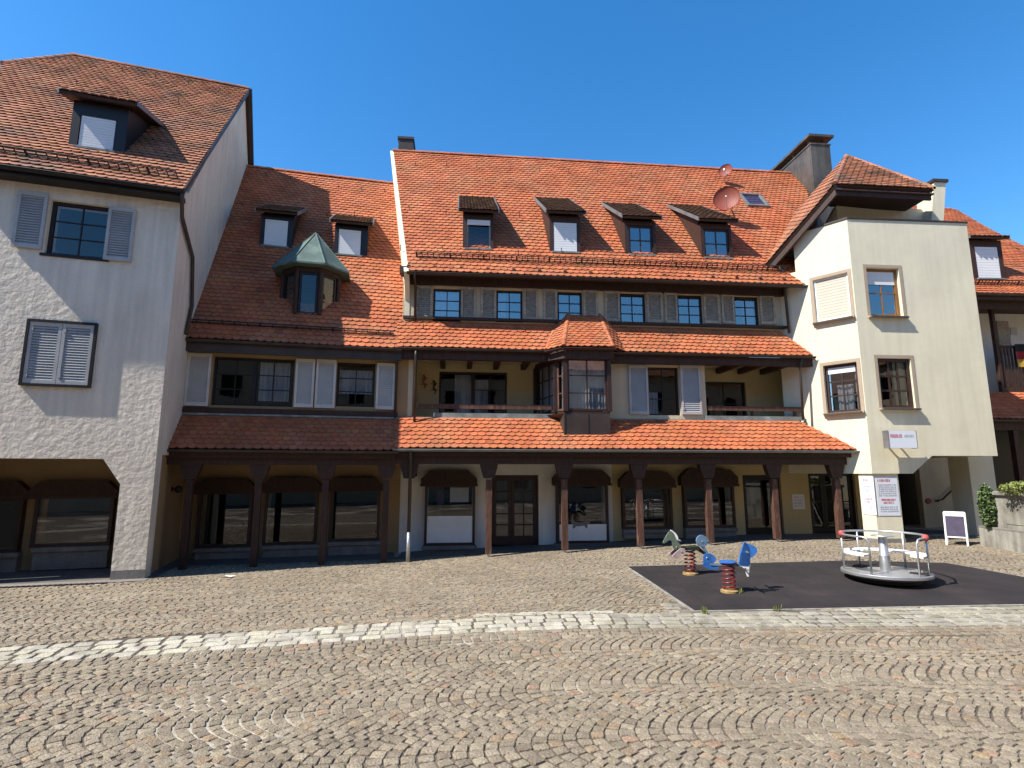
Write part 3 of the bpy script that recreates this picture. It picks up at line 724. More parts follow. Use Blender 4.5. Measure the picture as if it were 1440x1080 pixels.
mb = MB(); mb.box(C, -2.4, uR, -.10, .10, 2.272, 2.52); mb.box(C, -2.4, uR, -.20, -.17, 2.47, 2.60)
for i in range(18): u = -2.2 + i * .7; mb.box(C, u, u + .09, -.16, WG, 2.522, 2.62)
mb.box(C, -2.4, uR, -.16, WG, 2.622, 2.65); mb.pieces('arcade_beam', 'wood', Cr)
# canopy roof
zc0 = 2.66; ec = -.27; kc = (3.52 - zc0) / (.66 - ec)
def Cp(u, w): return C.P(u, w, zc0 + kc * (w - ec))
uCr = C.at(1200, 632, ec)[0] + .15
poly = [Cp(-2.40, ec), Cp(uCr, ec), Cp(uCr - 1.1, .66), Cp(-2.52, .66)]
mb = MB(); tiles(mb, poly, UX(C), .20, .163); slab(mb, poly, .05, 1)
mb.build('canopy_roof', ['tile', 'wood'], Cr)
mb = MB(); gutter(mb, C.P(-2.42, ec - .05, 2.63), C.P(uCr, ec - .05, 2.63), .055); mb.build('gutter', 'zinc', Cr)
# balcony edge and flashing
W1 = .72
mb = MB(); mb.box(C, -2.5, 9.0, .64, .70, 3.50, 3.545)
for a, b in ((C.at(609, 588, .66)[0], C.at(778, 588, .66)[0]), (C.at(993, 588, .66)[0], C.at(1132, 588, .66)[0])): mb.box(C, a, b, .66, .71, 3.548, 3.66)
mb.pieces('flashing', 'flash', Cr)
mb = MB(); mb.box(C, -2.5, 9.5, .665, 2.4, 3.40, 3.497); mb.build('balcony_floor', 'slab', Cr)
# first floor walls
ub0 = C.at(580, 545, W1)[0]; ub1 = C.at(752, 545, 1.95)[0]; uw0 = C.at(852, 545, W1)[0]; uw1 = C.at(992, 545, W1)[0]; ue = C.at(1137, 545, W1)[0] + .2
wf = C.R(912, 516, 956, 584, W1); Z1, Z2 = 3.5, 5.42
mb = MB(); wall(mb, C, W1, -2.42, ub0, Z1, 5.25, [], .5); mb.build('first_floor_wall', 'plaster_beige', Cr); mb = MB(); wall(mb, C, W1, uw0 - .1, uw1, Z1, 5.25, [wf], .28)
mb.box(C, uw1 - .22, uw1, W1 + .29, 1.95, Z1, 5.25); mb.box(C, uw0 - .1, uw0 + .1, W1 + .29, 1.95, Z1, 5.25)
mb.build('first_floor_wall', 'plaster_beige', Cr)
bd = C.R(617, 523, 713, 600, 1.95); bd = (bd[0], bd[1], 3.5, bd[3]); bw = C.R(990, 537, 1050, 600, 1.95); bw = (bw[0], bw[1], 3.5, bw[3])
mb = MB(); wall(mb, C, 1.95, -2.6, ub1 + .1, Z1, 5.6, [bd]); mb.box(C, -2.6, -2.44, W1, 1.949, Z1, 5.6); mb.build('balcony_wall', 'plaster_yellow', Cr); mb = MB(); wall(mb, C, 1.95, uw1 - .1, ue + .8, Z1, 5.6, [bw])
mb.build('balcony_wall', 'plaster_yellow', Cr)
mb = MB(); mb.box(C, -2.5, 10, W1 + .02, 2.3, 5.28, 5.34); mb.build('balcony_ceiling', 'plaster_beige', Cr)
mb = MB()
for r in (bd, bw): mb.box(C, r[0] - .3, r[1] + .3, 2.9, 2.95, r[2] - .2, r[3] + .3)
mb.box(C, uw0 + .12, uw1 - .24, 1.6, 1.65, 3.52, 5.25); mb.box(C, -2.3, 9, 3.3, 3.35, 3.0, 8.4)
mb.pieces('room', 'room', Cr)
window(Cr, C, 1.95, (bd[0], (bd[0] + bd[1]) / 2, bd[2], bd[3]), 1, 1, 'wood_frame', .08, 'glass', curt=[(.45, 1, 0, 1)], name='balcony_door')
window(Cr, C, 1.95, ((bd[0] + bd[1]) / 2 + .003, bd[1], bd[2], bd[3]), 2, 3, 'wood_frame', .08, 'glass', curt=[(.0, .45, 0, .9)], name='balcony_door')
window(Cr, C, 1.95, bw, 2, 2, 'wood_black', .08, 'glass', name='balcony_door')
window(Cr, C, W1, wf, 2, 3, 'wood_black', .12, 'glass', curt=[(0, .4, 0, .5)])
for x0, x1 in ((884, 911), (957, 985)): shutter(Cr, C, W1, C.R(x0, 514, x1, 583, W1), 'shutter_blue')
# beams and joists
mb = MB(); e2w = .38; mb.box(C, -2.45, 10.2, .44, .62, 5.10, 5.335)
for x in (622, 661, 700, 741, 1030, 1062, 1095): u = C.at(x, 515, 1.0)[0]; mb.box(C, u - .07, u + .07, .63, 1.94, 5.11, 5.272)
mb.pieces('balcony_beam', 'wood', Cr)
mb = MB(); a, zz = C.at(588, 571, .70); b = C.at(776, 571, .70)[0]; mb.box(C, a, b, .72, .77, zz - .06, zz + .07)
for x in (640, 680, 757): u = C.at(x, 575, .7)[0]; mb.box(C, u - .035, u + .035, .775, .83, 3.5, zz)
mb.build('balcony_railing', 'wood_red', Cr)
mb = MB(); a, zz = C.at(996, 574, .70); b = C.at(1130, 574, .70)[0]; mb.box(C, a, b, .72, .77, zz - .06, zz + .07)
for x in (1008, 1060, 1120): u = C.at(x, 575, .7)[0]; mb.box(C, u - .035, u + .035, .775, .83, 3.5, zz)
mb.build('balcony_railing', 'wood_red', Cr)
# lower pent roof (eave2)
W2 = 1.05; z20 = 5.40; z2t = 6.30; k2 = (z2t - z20) / (W2 - e2w)
def Ep(u, w): return C.P(u, w, z20 + k2 * (w - e2w))
ue2 = C.at(1138, 501, e2w)[0]
mb = MB(); poly = [Ep(-2.50, e2w), Ep(ue2 + .12, e2w), Ep(ue2 - .5, W2), Ep(-2.56, W2)]
tiles(mb, poly, UX(C), .19, .15); slab(mb, poly, .05, 1); mb.build('pent_roof', ['tile', 'wood'], Cr)
mb = MB(); gutter(mb, C.P(-2.52, e2w - .05, 5.365), C.P(ue2 + .15, e2w - .05, 5.365), .05); mb.build('gutter', 'metal_dark', Cr)
hooks(Cr, [Ep(C.at(x, 465, .8)[0], .82) for x in (596, 640, 673, 739, 880, 940, 1010)], (0, -.8, .6))
# second floor
wins = [(609, 648), (698, 735), (784, 819), (872, 908), (953, 988), (1033, 1067)]
wr = [C.R(a, 406 + i * 2.2, b, 452 + i * 1.2, W2) for i, (a, b) in enumerate(wins)]
mb = MB(); wall(mb, C, W2, -2.42, 9.4, 6.2, 8.2, wr); mb.build('second_floor_wall', 'plaster_beige', Cr)
mb = MB()
for r in wr: mb.box(C, r[0] - .3, r[1] + .3, 1.75, 1.8, r[2] - .3, r[3] + .2)
mb.pieces('room', 'room', Cr)
for i, r in enumerate(wr):
    window(Cr, C, W2, r, 2, 3, 'wood_black', .06, 'glass_sky', curt=[(0, 1, .0, 1)] if i == 0 else ([(0, .35, 0, 1)] if i == 1 else ([(.5, 1, 0, 1)] if i == 5 else None)))
for a, b in [(585, 608), (648, 669), (676, 697), (736, 756), (764, 783), (820, 840), (850, 871), (909, 931), (934, 952), (989, 1011), (1014, 1032), (1068, 1089)]:
    i = (a - 585) / 100; shutter(Cr, C, W2, C.R(a, 402.5 + i * 2.6, b, 449 + i * 1.6, W2), 'shutter_grey')
mb = MB(); mb.box(C, -2.4, 9.2, W2 - .10, W2 - .004, 6.36, 6.44); mb.build('sill_board', 'wood', Cr)
zq = C.at(700, 403, W2 - .1)[1]; mb = MB(); mb.box(C, -2.41, 9.3, W2 - .12, W2 - .005, zq, 7.598); mb.box(C, -2.5, 9.3, .58, .70, 7.56, 7.76); mb.box(C, -2.5, 9.3, .70, W2, 7.60, 7.64)
for i in range(16): u = -2.3 + i * .74; mb.box(C, u, u + .09, .56, W2, 7.645, 7.80)
mb.pieces('eave_beam', 'wood', Cr)
# main roof
w30 = .50; z30 = C.at(575, 382, .5)[1] + .02; k3 = 1.3
def Rp(u, w): return C.P(u, w, z30 + k3 * (w - w30))
def Rpx(px, py): u, w, z = C.slope(px, py, w30, z30, k3); return u, w
rl, rwl = Rpx(553.5, 213); rr_, rwr = Rpx(1080, 243); wR = (rwl + rwr) / 2
uL0 = Rpx(575, 382)[0]
poly = [Rp(uL0, w30), Rp(10.4, w30), Rp(13.2, wR), Rp(rl, wR)]
mb = MB(); tiles(mb, poly, UX(C), .19, .178); slab(mb, poly, .08, 1)
back = [Rp(rl, wR), Rp(13.2, wR), C.P(13.2, 2 * wR - .5, z30), C.P(rl + 1, 2 * wR - .5, z30)]
slab(mb, back, .08, 1)
caps(mb, Rp(rl, wR) + V((0, 0, .02)), Rp(13.2, wR) + V((0, 0, .02)), .10, .36)
mb.build('main_roof', ['tile', 'wood'], Cr)
mb = MB(); gutter(mb, C.P(uL0 - .05, w30 - .05, z30 - .05), C.P(9.6, w30 - .05, z30 - .05), .06); mb.build('gutter', 'metal_dark', Cr)
# gable wall on the left with its pale verge
mb = MB(); off = .13
def gp(u, w, dz): p = Rp(u, w); p.z += dz; return p
A1, A2 = gp(uL0, w30 - .05, -.02), gp(rl, wR, -.02); n_ = -UX(C) * off
Bk = C.P(rl + 1, 2 * wR - .5, z30)
lo = 4.6
out = [A1 + V((0, 0, .05)), A2 + V((0, 0, .05)), Bk, V((Bk.x, Bk.y, lo)), V((*C.P(uL0, W2 + .02, 0).xy, lo)), C.P(uL0, W2 - .02, 6.9), C.P(uL0, w30 + .04, 7.55)]
mb.prism(out, [p + n_ for p in out]); mb.build('gable_wall', 'plaster_cream', Cr)
mb = MB()
sg = lambda u: Rp(u, w30 + .42)
snow_guard(Cr, C, None, (0, -.79, .61), uL0 + .18, 9.2, sg)
hk = []
for r_, wv in ((0, 1.2), (1, 2.6), (2, 4.9)):
    for i in range(11): hk.append(Rp(-2.3 + i * 1.15 + ru(-.1, .1) + r_ * .3 - wv * .15, wv + ru(-.1, .1)))
hooks(Cr, hk, (0, -.79, .61))
for i, d in enumerate([(651, 694, 302, 352, (656, 692), (309, 350)), (773, 816, 304, 357, (778, 812), (313, 354)), (879, 922, 311, 360, (885, 918), (317, 358)), (986, 1029, 315, 365, (991, 1026), (322, 362))]):
    dormer(Cr, C, w30, z30, k3, d[0], d[1], d[2], d[3], d[4], d[5], 'tile_moss', blind=(.18, .97, 0, 0)[i], rows=1 if i < 2 else 2, cols=1 if i < 2 else 2, kr=.68, pm='glass' if i == 0 else 'glass_sky', fm='shutter_grey' if i < 2 else 'wood_frame')
# skylight
mb = MB(); us, ws = Rpx(1059, 284)
S3 = (Rp(0, 1) - Rp(0, 0)).normalized(); N3 = UX(C).cross(S3); N3 = N3 if N3.z > 0 else -N3
c = Rp(us, ws) + N3 * .06
for (a, b, e, f_) in ((-.42, -.34, -.5, .5), (.34, .42, -.5, .5), (-.34, .34, -.5, -.42), (-.34, .34, .42, .5)):
    q = [c + UX(C) * x + S3 * y for x, y in ((a, e), (b, e), (b, f_), (a, f_))]; mb.prism([p - N3 * .06 for p in q], [p + N3 * .06 for p in q])
sk = mb.build('skylight', 'zinc', Cr)
mb = MB(); mb.add([c + UX(C) * x + S3 * y + N3 * .02 for x, y in ((-.34, -.42), (.34, -.42), (.34, .42), (-.34, .42))], [(0, 1, 2, 3)]); mb.build('pane', 'glass_sky', sk)
# chimneys behind the ridge
mb = MB(); u, z = C.at(572, 204, wR + .8); mb.box(C, u - .28, u + .28, wR + .4, wR + 1.2, z - 2.5, z); mb.box(C, u - .32, u + .32, wR + .36, wR + 1.24, z + .002, z + .10); mb.build('chimney', 'metal_dark', Cr)
cw = 4.2; u0, z0 = C.at(1140, 203, cw); u1, _ = C.at(1167, 206, cw); mb = MB()
mb.box(C, u0, u1, cw, cw + 3.4, z0 - 4.5, z0); mb.box(C, u0 - .03, u1 + .03, cw - .03, cw + 3.43, z0 + .003, z0 + .06)
for w in (.3, 1.3, 2.3, 3.2): mb.box(C, u0 + .08, u0 + .14, cw + w - .1, cw + w, z0 + .063, z0 + .30); mb.box(C, u1 - .14, u1 - .08, cw + w - .1, cw + w, z0 + .063, z0 + .30)
mb.box(C, u0 - .10, u1 + .14, cw - .10, cw + 4.6, z0 + .303, z0 + .40)
for w in (0., 1.1, 2.2, 3.3): mb.box(C, u0 - .008, u0 - .001, cw + w, cw + w + .04, z0 - 3.5, z0 - .01)
mb.build('chimney', 'chimney_metal', Cr, label='large sheet metal chimney box with flat lid')
# bay window (oriel)
ob = MB(); wo = .12; a0, a1 = 2.05, 3.26; zb, zm, zt = 3.03, 3.68, 5.16
P = C.P; path = [(1.49, 1.94), (1.84, .40), (a0, wo), (a1, wo), (a1 + .03, W1)]
def wallseg(mb, p, q, z0, z1, th, mi=0):
    a, b = V(C.P(p[0], p[1], 0)), V(C.P(q[0], q[1], 0)); t = (b - a).normalized(); nn = V((-t.y, t.x, 0))
    mb.prism([a + V((0, 0, z0)), b + V((0, 0, z0)), b + V((0, 0, z1)), a + V((0, 0, z1))], [a + nn * th + V((0, 0, z0)), b + nn * th + V((0, 0, z0)), b + nn * th + V((0, 0, z1)), a + nn * th + V((0, 0, z1))], mi)
bay = MB()
for x, y in path[:4]: bay.box(C, x - .055, x + .055, y - .05, y + .06, zm + .001, zt)
fl = [(x, y) for x, y in path]
bay.prism([P(x, y, zt) for x, y in fl + [(3.29, 1.94)]], [P(x, y, zt + .26) for x, y in fl + [(3.29, 1.94)]])
bay.prism([P(x, y, zm - .05) for x, y in fl + [(3.29, 1.94)]], [P(x, y, zm) for x, y in fl + [(3.29, 1.94)]])
bayo = bay.build('bay_window', 'wood_frame', Cr)
def seg_window(p, q, cols, rows, z0, z1, parent, frame='wood_frame'):
    a, b = V(C.P(p[0], p[1], 0)), V(C.P(q[0], q[1], 0)); f2 = Fr(a.x, a.y, math.degrees(atan2(b.y - a.y, b.x - a.x))); ln = (b - a).length
    w = MB(); e = .055
    for r in ((e, e + .05, z0, z1), (ln - e - .05, ln - e, z0, z1), (e + .05, ln - e - .05, z0, z0 + .06), (e + .05, ln - e - .05, z1 - .06, z1)): w.box(f2, r[0], r[1], 0, .05, r[2], r[3])
    for i in range(1, cols): x = e + (ln - 2 * e) * i / cols; w.box(f2, x - .016, x + .016, .008, .042, z0 + .06, z1 - .06)
    for i in range(1, rows): z = z0 + (z1 - z0) * i / rows; w.box(f2, e + .05, ln - e - .05, .01, .04, z - .014, z + .014)
    w.build('sash', frame, parent)
    g_ = MB(); g_.add([f2.P(e, .025, z0), f2.P(ln - e, .025, z0), f2.P(ln - e, .025, z1), f2.P(e, .025, z1)], [(0, 1, 2, 3)]); g_.build('pane', 'glass_sky' if cols == 2 else 'glass', parent)
    c_ = MB(); curtain_mesh(c_, f2, e + .03, ln - e - .03, .12, z0 + .05, z1 - .02, .02, .09); c_.build('curtain', 'curtain', parent)
seg_window(path[0], path[1], 3, 3, zm + .02, zt - .02, bayo); seg_window(path[1], path[2], 1, 3, zm + .02, zt - .02, bayo, 'wood_red'); seg_window(path[2], path[3], 2, 3, zm + .02, zt - .02, bayo)
mb = MB(); mb.box(C, 1.8, 3.2, 1.2, 1.25, zm, zt); mb.build('room', 'room', bayo)
ap = MB(); apath = [(1.62, .66), (a0 - .05, wo - .02), (a1, wo - .02), (a1, .9)]
ap.prism([P(a0 - .05, wo - .02, zb), P(a1, wo - .02, zb), P(a1, .66, zb + .45), P(a0 - .12, .66, zb + .45)], [P(a0 - .05, wo - .02, zm - .055), P(a1, wo - .02, zm - .055), P(a1, .66, zm - .055), P(1.62, .66, zm - .055)])
um = (a0 + a1) / 2 - .02
for u in (a0 - .045, um, a1 - .03): ap.box(C, u - .012, u + .024, wo - .035, wo - .021, zb, zm - .06)
ap.build('apron', 'metal_dark', bayo)
rb = MB(); ze = 5.43; fA, fB = P(1.99, -.03, ze), P(3.36, -.03, ze); eL = P(1.58, .33, ze - .04); eR = P(3.70, .33, ze - .04)
T1_ = P(C.at(799, 443, W2)[0], W2 - .01, C.at(799, 443, W2)[1]); T2_ = P(C.at(843, 444, W2)[0], W2 - .01, T1_.z); TL = P(C.at(784, 457, W2)[0] - .05, W2 - .01, T1_.z - .32); TR = P(C.at(856, 457, W2)[0] + .1, W2 - .01, T1_.z - .32)
tiles(rb, [fA, fB, T2_, T1_], UX(C), .19, .115, lift=.03, seg=2); slab(rb, [fA, fB, T2_, T1_], .05, 1)
tiles(rb, [eL, fA, T1_, TL], fA - eL, .19, .115, lift=.03, seg=2); slab(rb, [eL, fA, T1_, TL], .05, 1)
tiles(rb, [fB, eR, TR, T2_], eR - fB, .19, .115, lift=.03, seg=2); slab(rb, [fB, eR, TR, T2_], .05, 1)
caps(rb, fA + V((0, 0, .03)), T1_ + V((0, 0, .03)), .07, .25); caps(rb, fB + V((0, 0, .03)), T2_ + V((0, 0, .03)), .07, .25); caps(rb, eL + V((0, 0, .04)), TL + V((0, 0, .04)), .06, .25)
rb.build('bay_roof', ['tile', 'wood'], bayo)
mb = MB(); gutter(mb, fA + V((-.03, -.05, -.06)), fB + V((.05, -.05, -.06)), .05); gutter(mb, eL + V((-.03, -.05, -.06)), fA + V((-.03, -.05, -.06)), .05)
mb.prism([P(1.62, .36, 5.1), P(2.0, 0, 5.1), P(3.34, 0, 5.1), P(3.5, .36, 5.1)], [P(1.62, .36, 5.36), P(2.0, 0, 5.36), P(3.34, 0, 5.36), P(3.5, .36, 5.36)])
mb.build('bay_eave', 'wood', bayo)
# rain pipes
def pipe(root, pts, r, m='metal_dark', lab=None): mb = MB(); mb.tube(pts, r, 8); return mb.build('rain_pipe', m, root, smooth=True, label=lab)
u, z = C.at(585, 500, .38); pipe(Cr, [C.P(u, .33, 5.33), C.P(u, .30, 5.15), C.P(u, .42, 4.9), C.P(u, .45, 3.40)], .035)
u = C.at(576, 700, -.2)[0]; pb_ = C.P(u, -.17, 0); gz = g(pb_.x, pb_.y)
pipe(Cr, [C.P(u, -.30, 2.6), C.P(u, -.28, 2.45), C.P(u, -.19, 2.35), C.P(u, -.17, gz + .72)], .042)
pipe(Cr, [C.P(u, -.17, gz + .72), C.P(u, -.17, gz - .02)], .052, 'galv')
u, z = C.at(583, 390, .45); pipe(Cr, [C.P(u, .43, z30 - .06), C.P(u, .43, z30 - .2), C.P(u, .9, 7.35), C.P(u, .98, 6.3)], .035)
u, z = C.at(557, 500, .38); pipe(Cr, [C.P(u, .38, 5.3), C.P(u, .6, 5.1), C.P(u, .6, 3.5)], .035)

# ================================================================== house with the copper turret
A = A_
Ar = thing('terraced_house', A.P(-3, 1, 0), 'narrow shaded house with a green copper turret dormer on its red roof', 'house')
AL = -6.6
sh = [((277, 353, 690, 770), (270, 674, 360, 694), (270, 775, 357, 800)), ((371, 446, 688, 766), (366, 672, 453, 692), (366, 771, 450, 795)), ((463, 534, 687, 761), (458, 672, 540, 690), (459, 766, 537, 788))]
def sh_hole2(fr, x, wg): a, b, c, d = fr.R(x[0], x[2], x[1], x[3], wg - .2); return (a + .08, b - .08, c + .05, d - .02)
hs = [sh_hole2(A, s[0], WG) for s in sh]
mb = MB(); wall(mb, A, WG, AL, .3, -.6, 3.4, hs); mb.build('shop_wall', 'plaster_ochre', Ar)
mb = MB()
for h in hs: mb.box(A, h[0] - .2, h[1] + .2, WG + .9, WG + .95, h[2] - .2, h[3] + .2)
mb.pieces('shop_interior', 'room', Ar)
for p, hd, bs in sh: shop(Ar, A, WG, p[0], p[1], p[2], p[3], hd, (bs[0] + 3, bs[1], bs[2] - 3, bs[3]), frost=0)
for x in (262, 360, 455, 541):
    u = A.at(x, 740, 0)[0]; p = A.P(u, 0, 0); mb = MB(); s = .076; mb.box(A, u - s, u + s, -s, s, g(p.x, p.y), 1.885)
    o = mb.build('post', 'wood', Ar); mb = MB(); bracket(mb, A, u, 2.24); mb.build('bracket', 'wood', o)
mb = MB(); mb.box(A, AL + 1, -.1, -.10, .10, 2.242, 2.46); mb.box(A, AL + 1, -.1, -.20, -.17, 2.40, 2.56); mb.box(A, AL, -.05, -.16, WG, 2.59, 2.63); mb.pieces('arcade_beam', 'wood', Ar)
zcA = 2.60; kA = (3.46 - zcA) / .93
def Ap(u, w): return A.P(u, w, zcA + kA * (w + .27))
poly = [Ap(AL + .6, -.27), Ap(-.02, -.27), Ap(-.02, .66), Ap(AL + .6, .66)]
mb = MB(); tiles(mb, poly, UX(A), .20, .163); slab(mb, poly, .05, 1); mb.build('canopy_roof', ['tile', 'wood'], Ar)
mb = MB(); gutter(mb, A.P(AL + .6, -.32, zcA - .03), A.P(-.04, -.32, zcA - .03), .055); mb.build('gutter', 'metal_dark', Ar)
WA = .70
wA = [A.R(298, 503, 413, 571, WA), A.R(473, 510, 527, 572, WA)]
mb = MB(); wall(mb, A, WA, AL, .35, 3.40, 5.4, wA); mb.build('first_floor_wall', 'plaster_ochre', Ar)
mb = MB()
for r in wA: mb.box(A, r[0] - .3, r[1] + .3, 1.6, 1.65, r[2] - .2, r[3] + .2)
mb.pieces('room', 'room', Ar)
window(Ar, A, WA, wA[0], 2, 3, 'wood_black', .1, 'glass', sashes=2, curt=[(.55, .95, .1, 1)]); window(Ar, A, WA, wA[1], 2, 3, 'wood_black', .1, 'glass', curt=[(0, 1, .3, .9)])
for x0, x1, y0, y1 in ((262, 296, 497, 571), (415, 442, 505, 573), (444, 472, 506, 574), (529, 555, 511, 576)): shutter(Ar, A, WA, A.R(x0, y0, x1, y1, WA), 'shutter_white')
mb = MB(); mb.box(A, AL + .6, -.05, .60, WA - .004, 3.53, 3.66); mb.build('sill_board', 'wood', Ar)
mb = MB(); mb.box(A, AL + .6, 0, .60, .665, 3.47, 3.52); mb.build('flashing', 'flash', Ar)
# main roof
wA0 = .38; zA0 = A.at(400, 482, wA0)[1]; kA3 = 1.3
def Aq(u, w): return A.P(u, w, zA0 + kA3 * (w - wA0))
u_, wAr, z_ = A.slope(548, 259, wA0, zA0, kA3); u2_, wA2, _ = A.slope(350, 235, wA0, zA0, kA3); wAr = (wAr + wA2) / 2
poly = [Aq(-5.9, wA0), Aq(.30, wA0), Aq(.16, wAr), Aq(-7.6, wAr)]
mb = MB(); tiles(mb, poly, UX(A), .19, .178); slab(mb, poly, .08, 1); caps(mb, Aq(-7.6, wAr) + V((0, 0, .02)), Aq(-.05, wAr) + V((0, 0, .02)), .10, .36)
slab(mb, [Aq(-7.6, wAr), Aq(-.02, wAr), A.P(-.02, 2 * wAr, zA0), A.P(-7.6, 2 * wAr, zA0)], .08, 1)
mb.build('main_roof', ['tile', 'wood'], Ar)
mb = MB(); gutter(mb, A.P(-5.7, wA0 - .05, zA0 - .04), A.P(.0, wA0 - .05, zA0 - .04), .06); mb.box(A, -5.7, 0, wA0 + .02, wA0 + .10, zA0 - .32, zA0 - .07); mb.box(A, -5.7, 0, wA0 + .10, WA, zA0 - .24, zA0 - .2)
mb.build('gutter', 'metal_dark', Ar)
for d in [(366, 412, 303, 349, (371, 405), (309, 346)), (470, 517, 318, 362, (475, 508), (323, 358))]:
    dormer(Ar, A, wA0, zA0, kA3, d[0], d[1], d[2], d[3], d[4], d[5], 'tile_moss', blind=-1, kr=.55, fm='wood_black', body='wood_black')
snow_guard(Ar, A, None, (0, -.79, .61), -5.4, -.2, lambda u: Aq(u, wA0 + .33), step=.3, h=.16)
hooks(Ar, [Aq(-.6 - i * .85, wAr - .5 + ru(-.1, .1)) for i in range(7)] + [Aq(-.7 - i * .9, wAr - 1.9 + ru(-.1, .1)) for i in range(6)], (0, -.79, .61))
# turret
ut, wt, zt_ = A.slope(431, 447, wA0, zA0, kA3); tw2 = A.at(478, 410, wt)[0] - ut; zte = A.at(432, 372, wt - .1)[1]; zap = A.at(436, 326, wt + .75)[1]
R_ = .86; tc = (ut, wt + R_ * cos(pi / 8))
def octa(r, z): return [A.P(tc[0] + r * cos(pi / 8 + i * pi / 4), tc[1] + r * sin(pi / 8 + i * pi / 4), z) for i in range(8)]
mb = MB(); zb0 = zt_ - .1
mb.prism(octa(R_ - .06, zb0), octa(R_ - .06, zb0 + .22)); mb.prism(octa(R_ - .02, zte - .16), octa(R_ - .02, zte))
for i in range(8): p = octa(R_ - .05, 0)[i]; mb.tube([(p.x, p.y, zb0 + .22), (p.x, p.y, zte - .16)], .06, 6)
tu = mb.build('turret_dormer', 'wood', Ar)
mb = MB(); mb.prism(octa(R_ - .35, zb0 + .2), octa(R_ - .35, zte - .1)); mb.build('room', 'room', tu)
o1 = octa(R_ - .06, 0)
for i in (3, 4, 5, 6):
    a, b = o1[i], o1[(i + 1) % 8]; f2 = Fr(a.x, a.y, math.degrees(atan2(b.y - a.y, b.x - a.x))); ln = (b - a).length; w = MB()
    for r in ((.07, .12, zb0 + .22, zte - .16), (ln - .12, ln - .07, zb0 + .22, zte - .16), (.12, ln - .12, zb0 + .22, zb0 + .28), (.12, ln - .12, zte - .22, zte - .16)): w.box(f2, r[0], r[1], .0, .05, r[2], r[3])
    w.build('sash', 'wood_black', tu); g_ = MB(); g_.add([f2.P(.1, .03, zb0 + .25), f2.P(ln - .1, .03, zb0 + .25), f2.P(ln - .1, .03, zte - .2), f2.P(.1, .03, zte - .2)], [(0, 1, 2, 3)]); g_.build('pane', 'glass', tu)
rf = MB(); oa, ob_ = octa(R_ + .26, zte - .01), octa(R_ + .26, zte + .04); ap_ = A.P(tc[0] + .02, tc[1], zap)
rf.add(oa + ob_ + [ap_], [tuple(range(8))[::-1]] + [(i, (i + 1) % 8, 8 + (i + 1) % 8, 8 + i) for i in range(8)] + [(8 + i, 8 + (i + 1) % 8, 16) for i in range(8)])
for i in range(8): rf.tube([ob_[i], ap_], .022, 6)
rf.build('copper_roof', 'copper', tu)

# ================================================================== white house on the left
L = Lf
Lr = thing('corner_house', L.P(-1.5, .5, 0), 'white rendered house with wide ground floor opening and half hipped roof at the left edge', 'house')
LL = -4.1; zw = L.at(252, 268, -.3)[1]
arch = L.R(-60, 645, 168, 700, 0); za = L.at(120, 645, 0)[1]; xa = L.at(168, 690, 0)[0]
w1 = L.R(66, 281, 154, 364, 0); w1 = (w1[0], w1[1], L.at(108, 361, 0)[1], L.at(112, 285, 0)[1]); w2 = L.R(38, 455, 130, 541, 0)
gl = g(*L.P(-.4, 0, 0).xy)
mb = MB(); hz = [(LL + .6, xa, -.5, za), w1, w2]
wall(mb, L, 0, LL, 0, -.4, zw + .05, hz, .45)
ch = L.at(145, 645, 0)[0]; zc_ = L.at(169, 681, 0)[1]
mb.prism([L.P(xa, .001, za), L.P(ch, .001, za), L.P(xa, .001, zc_)], [L.P(xa, .449, za), L.P(ch, .449, za), L.P(xa, .449, zc_)])
mb.build('front_wall', 'plaster_white', Lr)
# side (gable) wall and rear
zrid = 0
apu, apz = SD.at(345, 125)[0], SD.at(345, 125)[1]; apP = SD.P(apu, 0, apz); au, aw = L.loc(apP)
kL = (apz - zw) / (aw + .36)
def Lq(u, w): return L.P(u, w, zw + kL * (w + .36))
cu0, cw0 = L.loc(SD.P(us_, 0, 0))
c0 = L.P(0, 0, 0); tS = V((cos(SD.a), sin(SD.a), 0)); apd = (V((apP.x, apP.y, 0)) - V((c0.x, c0.y, 0))).length
nS = V((-tS.y, tS.x, 0))                                   # towards the inside (left)
rear = c0 + tS * (apd * 2.0)
prof = [V((c0.x, c0.y, -.4)), V((c0.x, c0.y, zw + kL * .36 - .06)), V((apP.x, apP.y, apz - .06)), V((rear.x, rear.y, zw + kL * .36 - .06)), V((rear.x, rear.y, -.4))]
p2 = [c0 + tS * 2.2]
prof_up = [V((c0.x, c0.y, 2.45)) + tS * .455, V((c0.x, c0.y, zw + .3)) + tS * .455, V((apP.x, apP.y, apz - .08)), V((rear.x, rear.y, zw)), V((rear.x, rear.y, 2.45))]
mb = MB(); mb.prism([p - nS * -.002 for p in prof_up], [p + nS * .35 for p in prof_up])
fz = [V((c0.x, c0.y, zw + .05)), V((c0.x, c0.y, zw + .30)) , V((c0.x, c0.y, zw + .3)) + tS * .455, V((c0.x, c0.y, zw + .05)) + tS * .455]
mb.prism([p + nS * .002 for p in fz], [p + nS * .35 for p in fz])
s0 = c0 + tS * 4.2
mb.build('gable_wall', 'plaster_white', Lr)
s0 = c0 + tS * .462; lowq = [V((s0.x, s0.y, -.4)), V((s0.x, s0.y, 2.446)), V((rear.x, rear.y, 2.446)), V((rear.x, rear.y, -.4))]
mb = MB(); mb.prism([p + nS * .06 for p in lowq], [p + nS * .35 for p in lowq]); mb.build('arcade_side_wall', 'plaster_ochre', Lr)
# plinth of the pier
mb = MB(); xp = L.at(157, 820, 0)[0]
mb.box(L, xp - .03, .02, -.03, -.003, gl - .1, gl + .20); mb.build('plinth', 'stone', Lr)
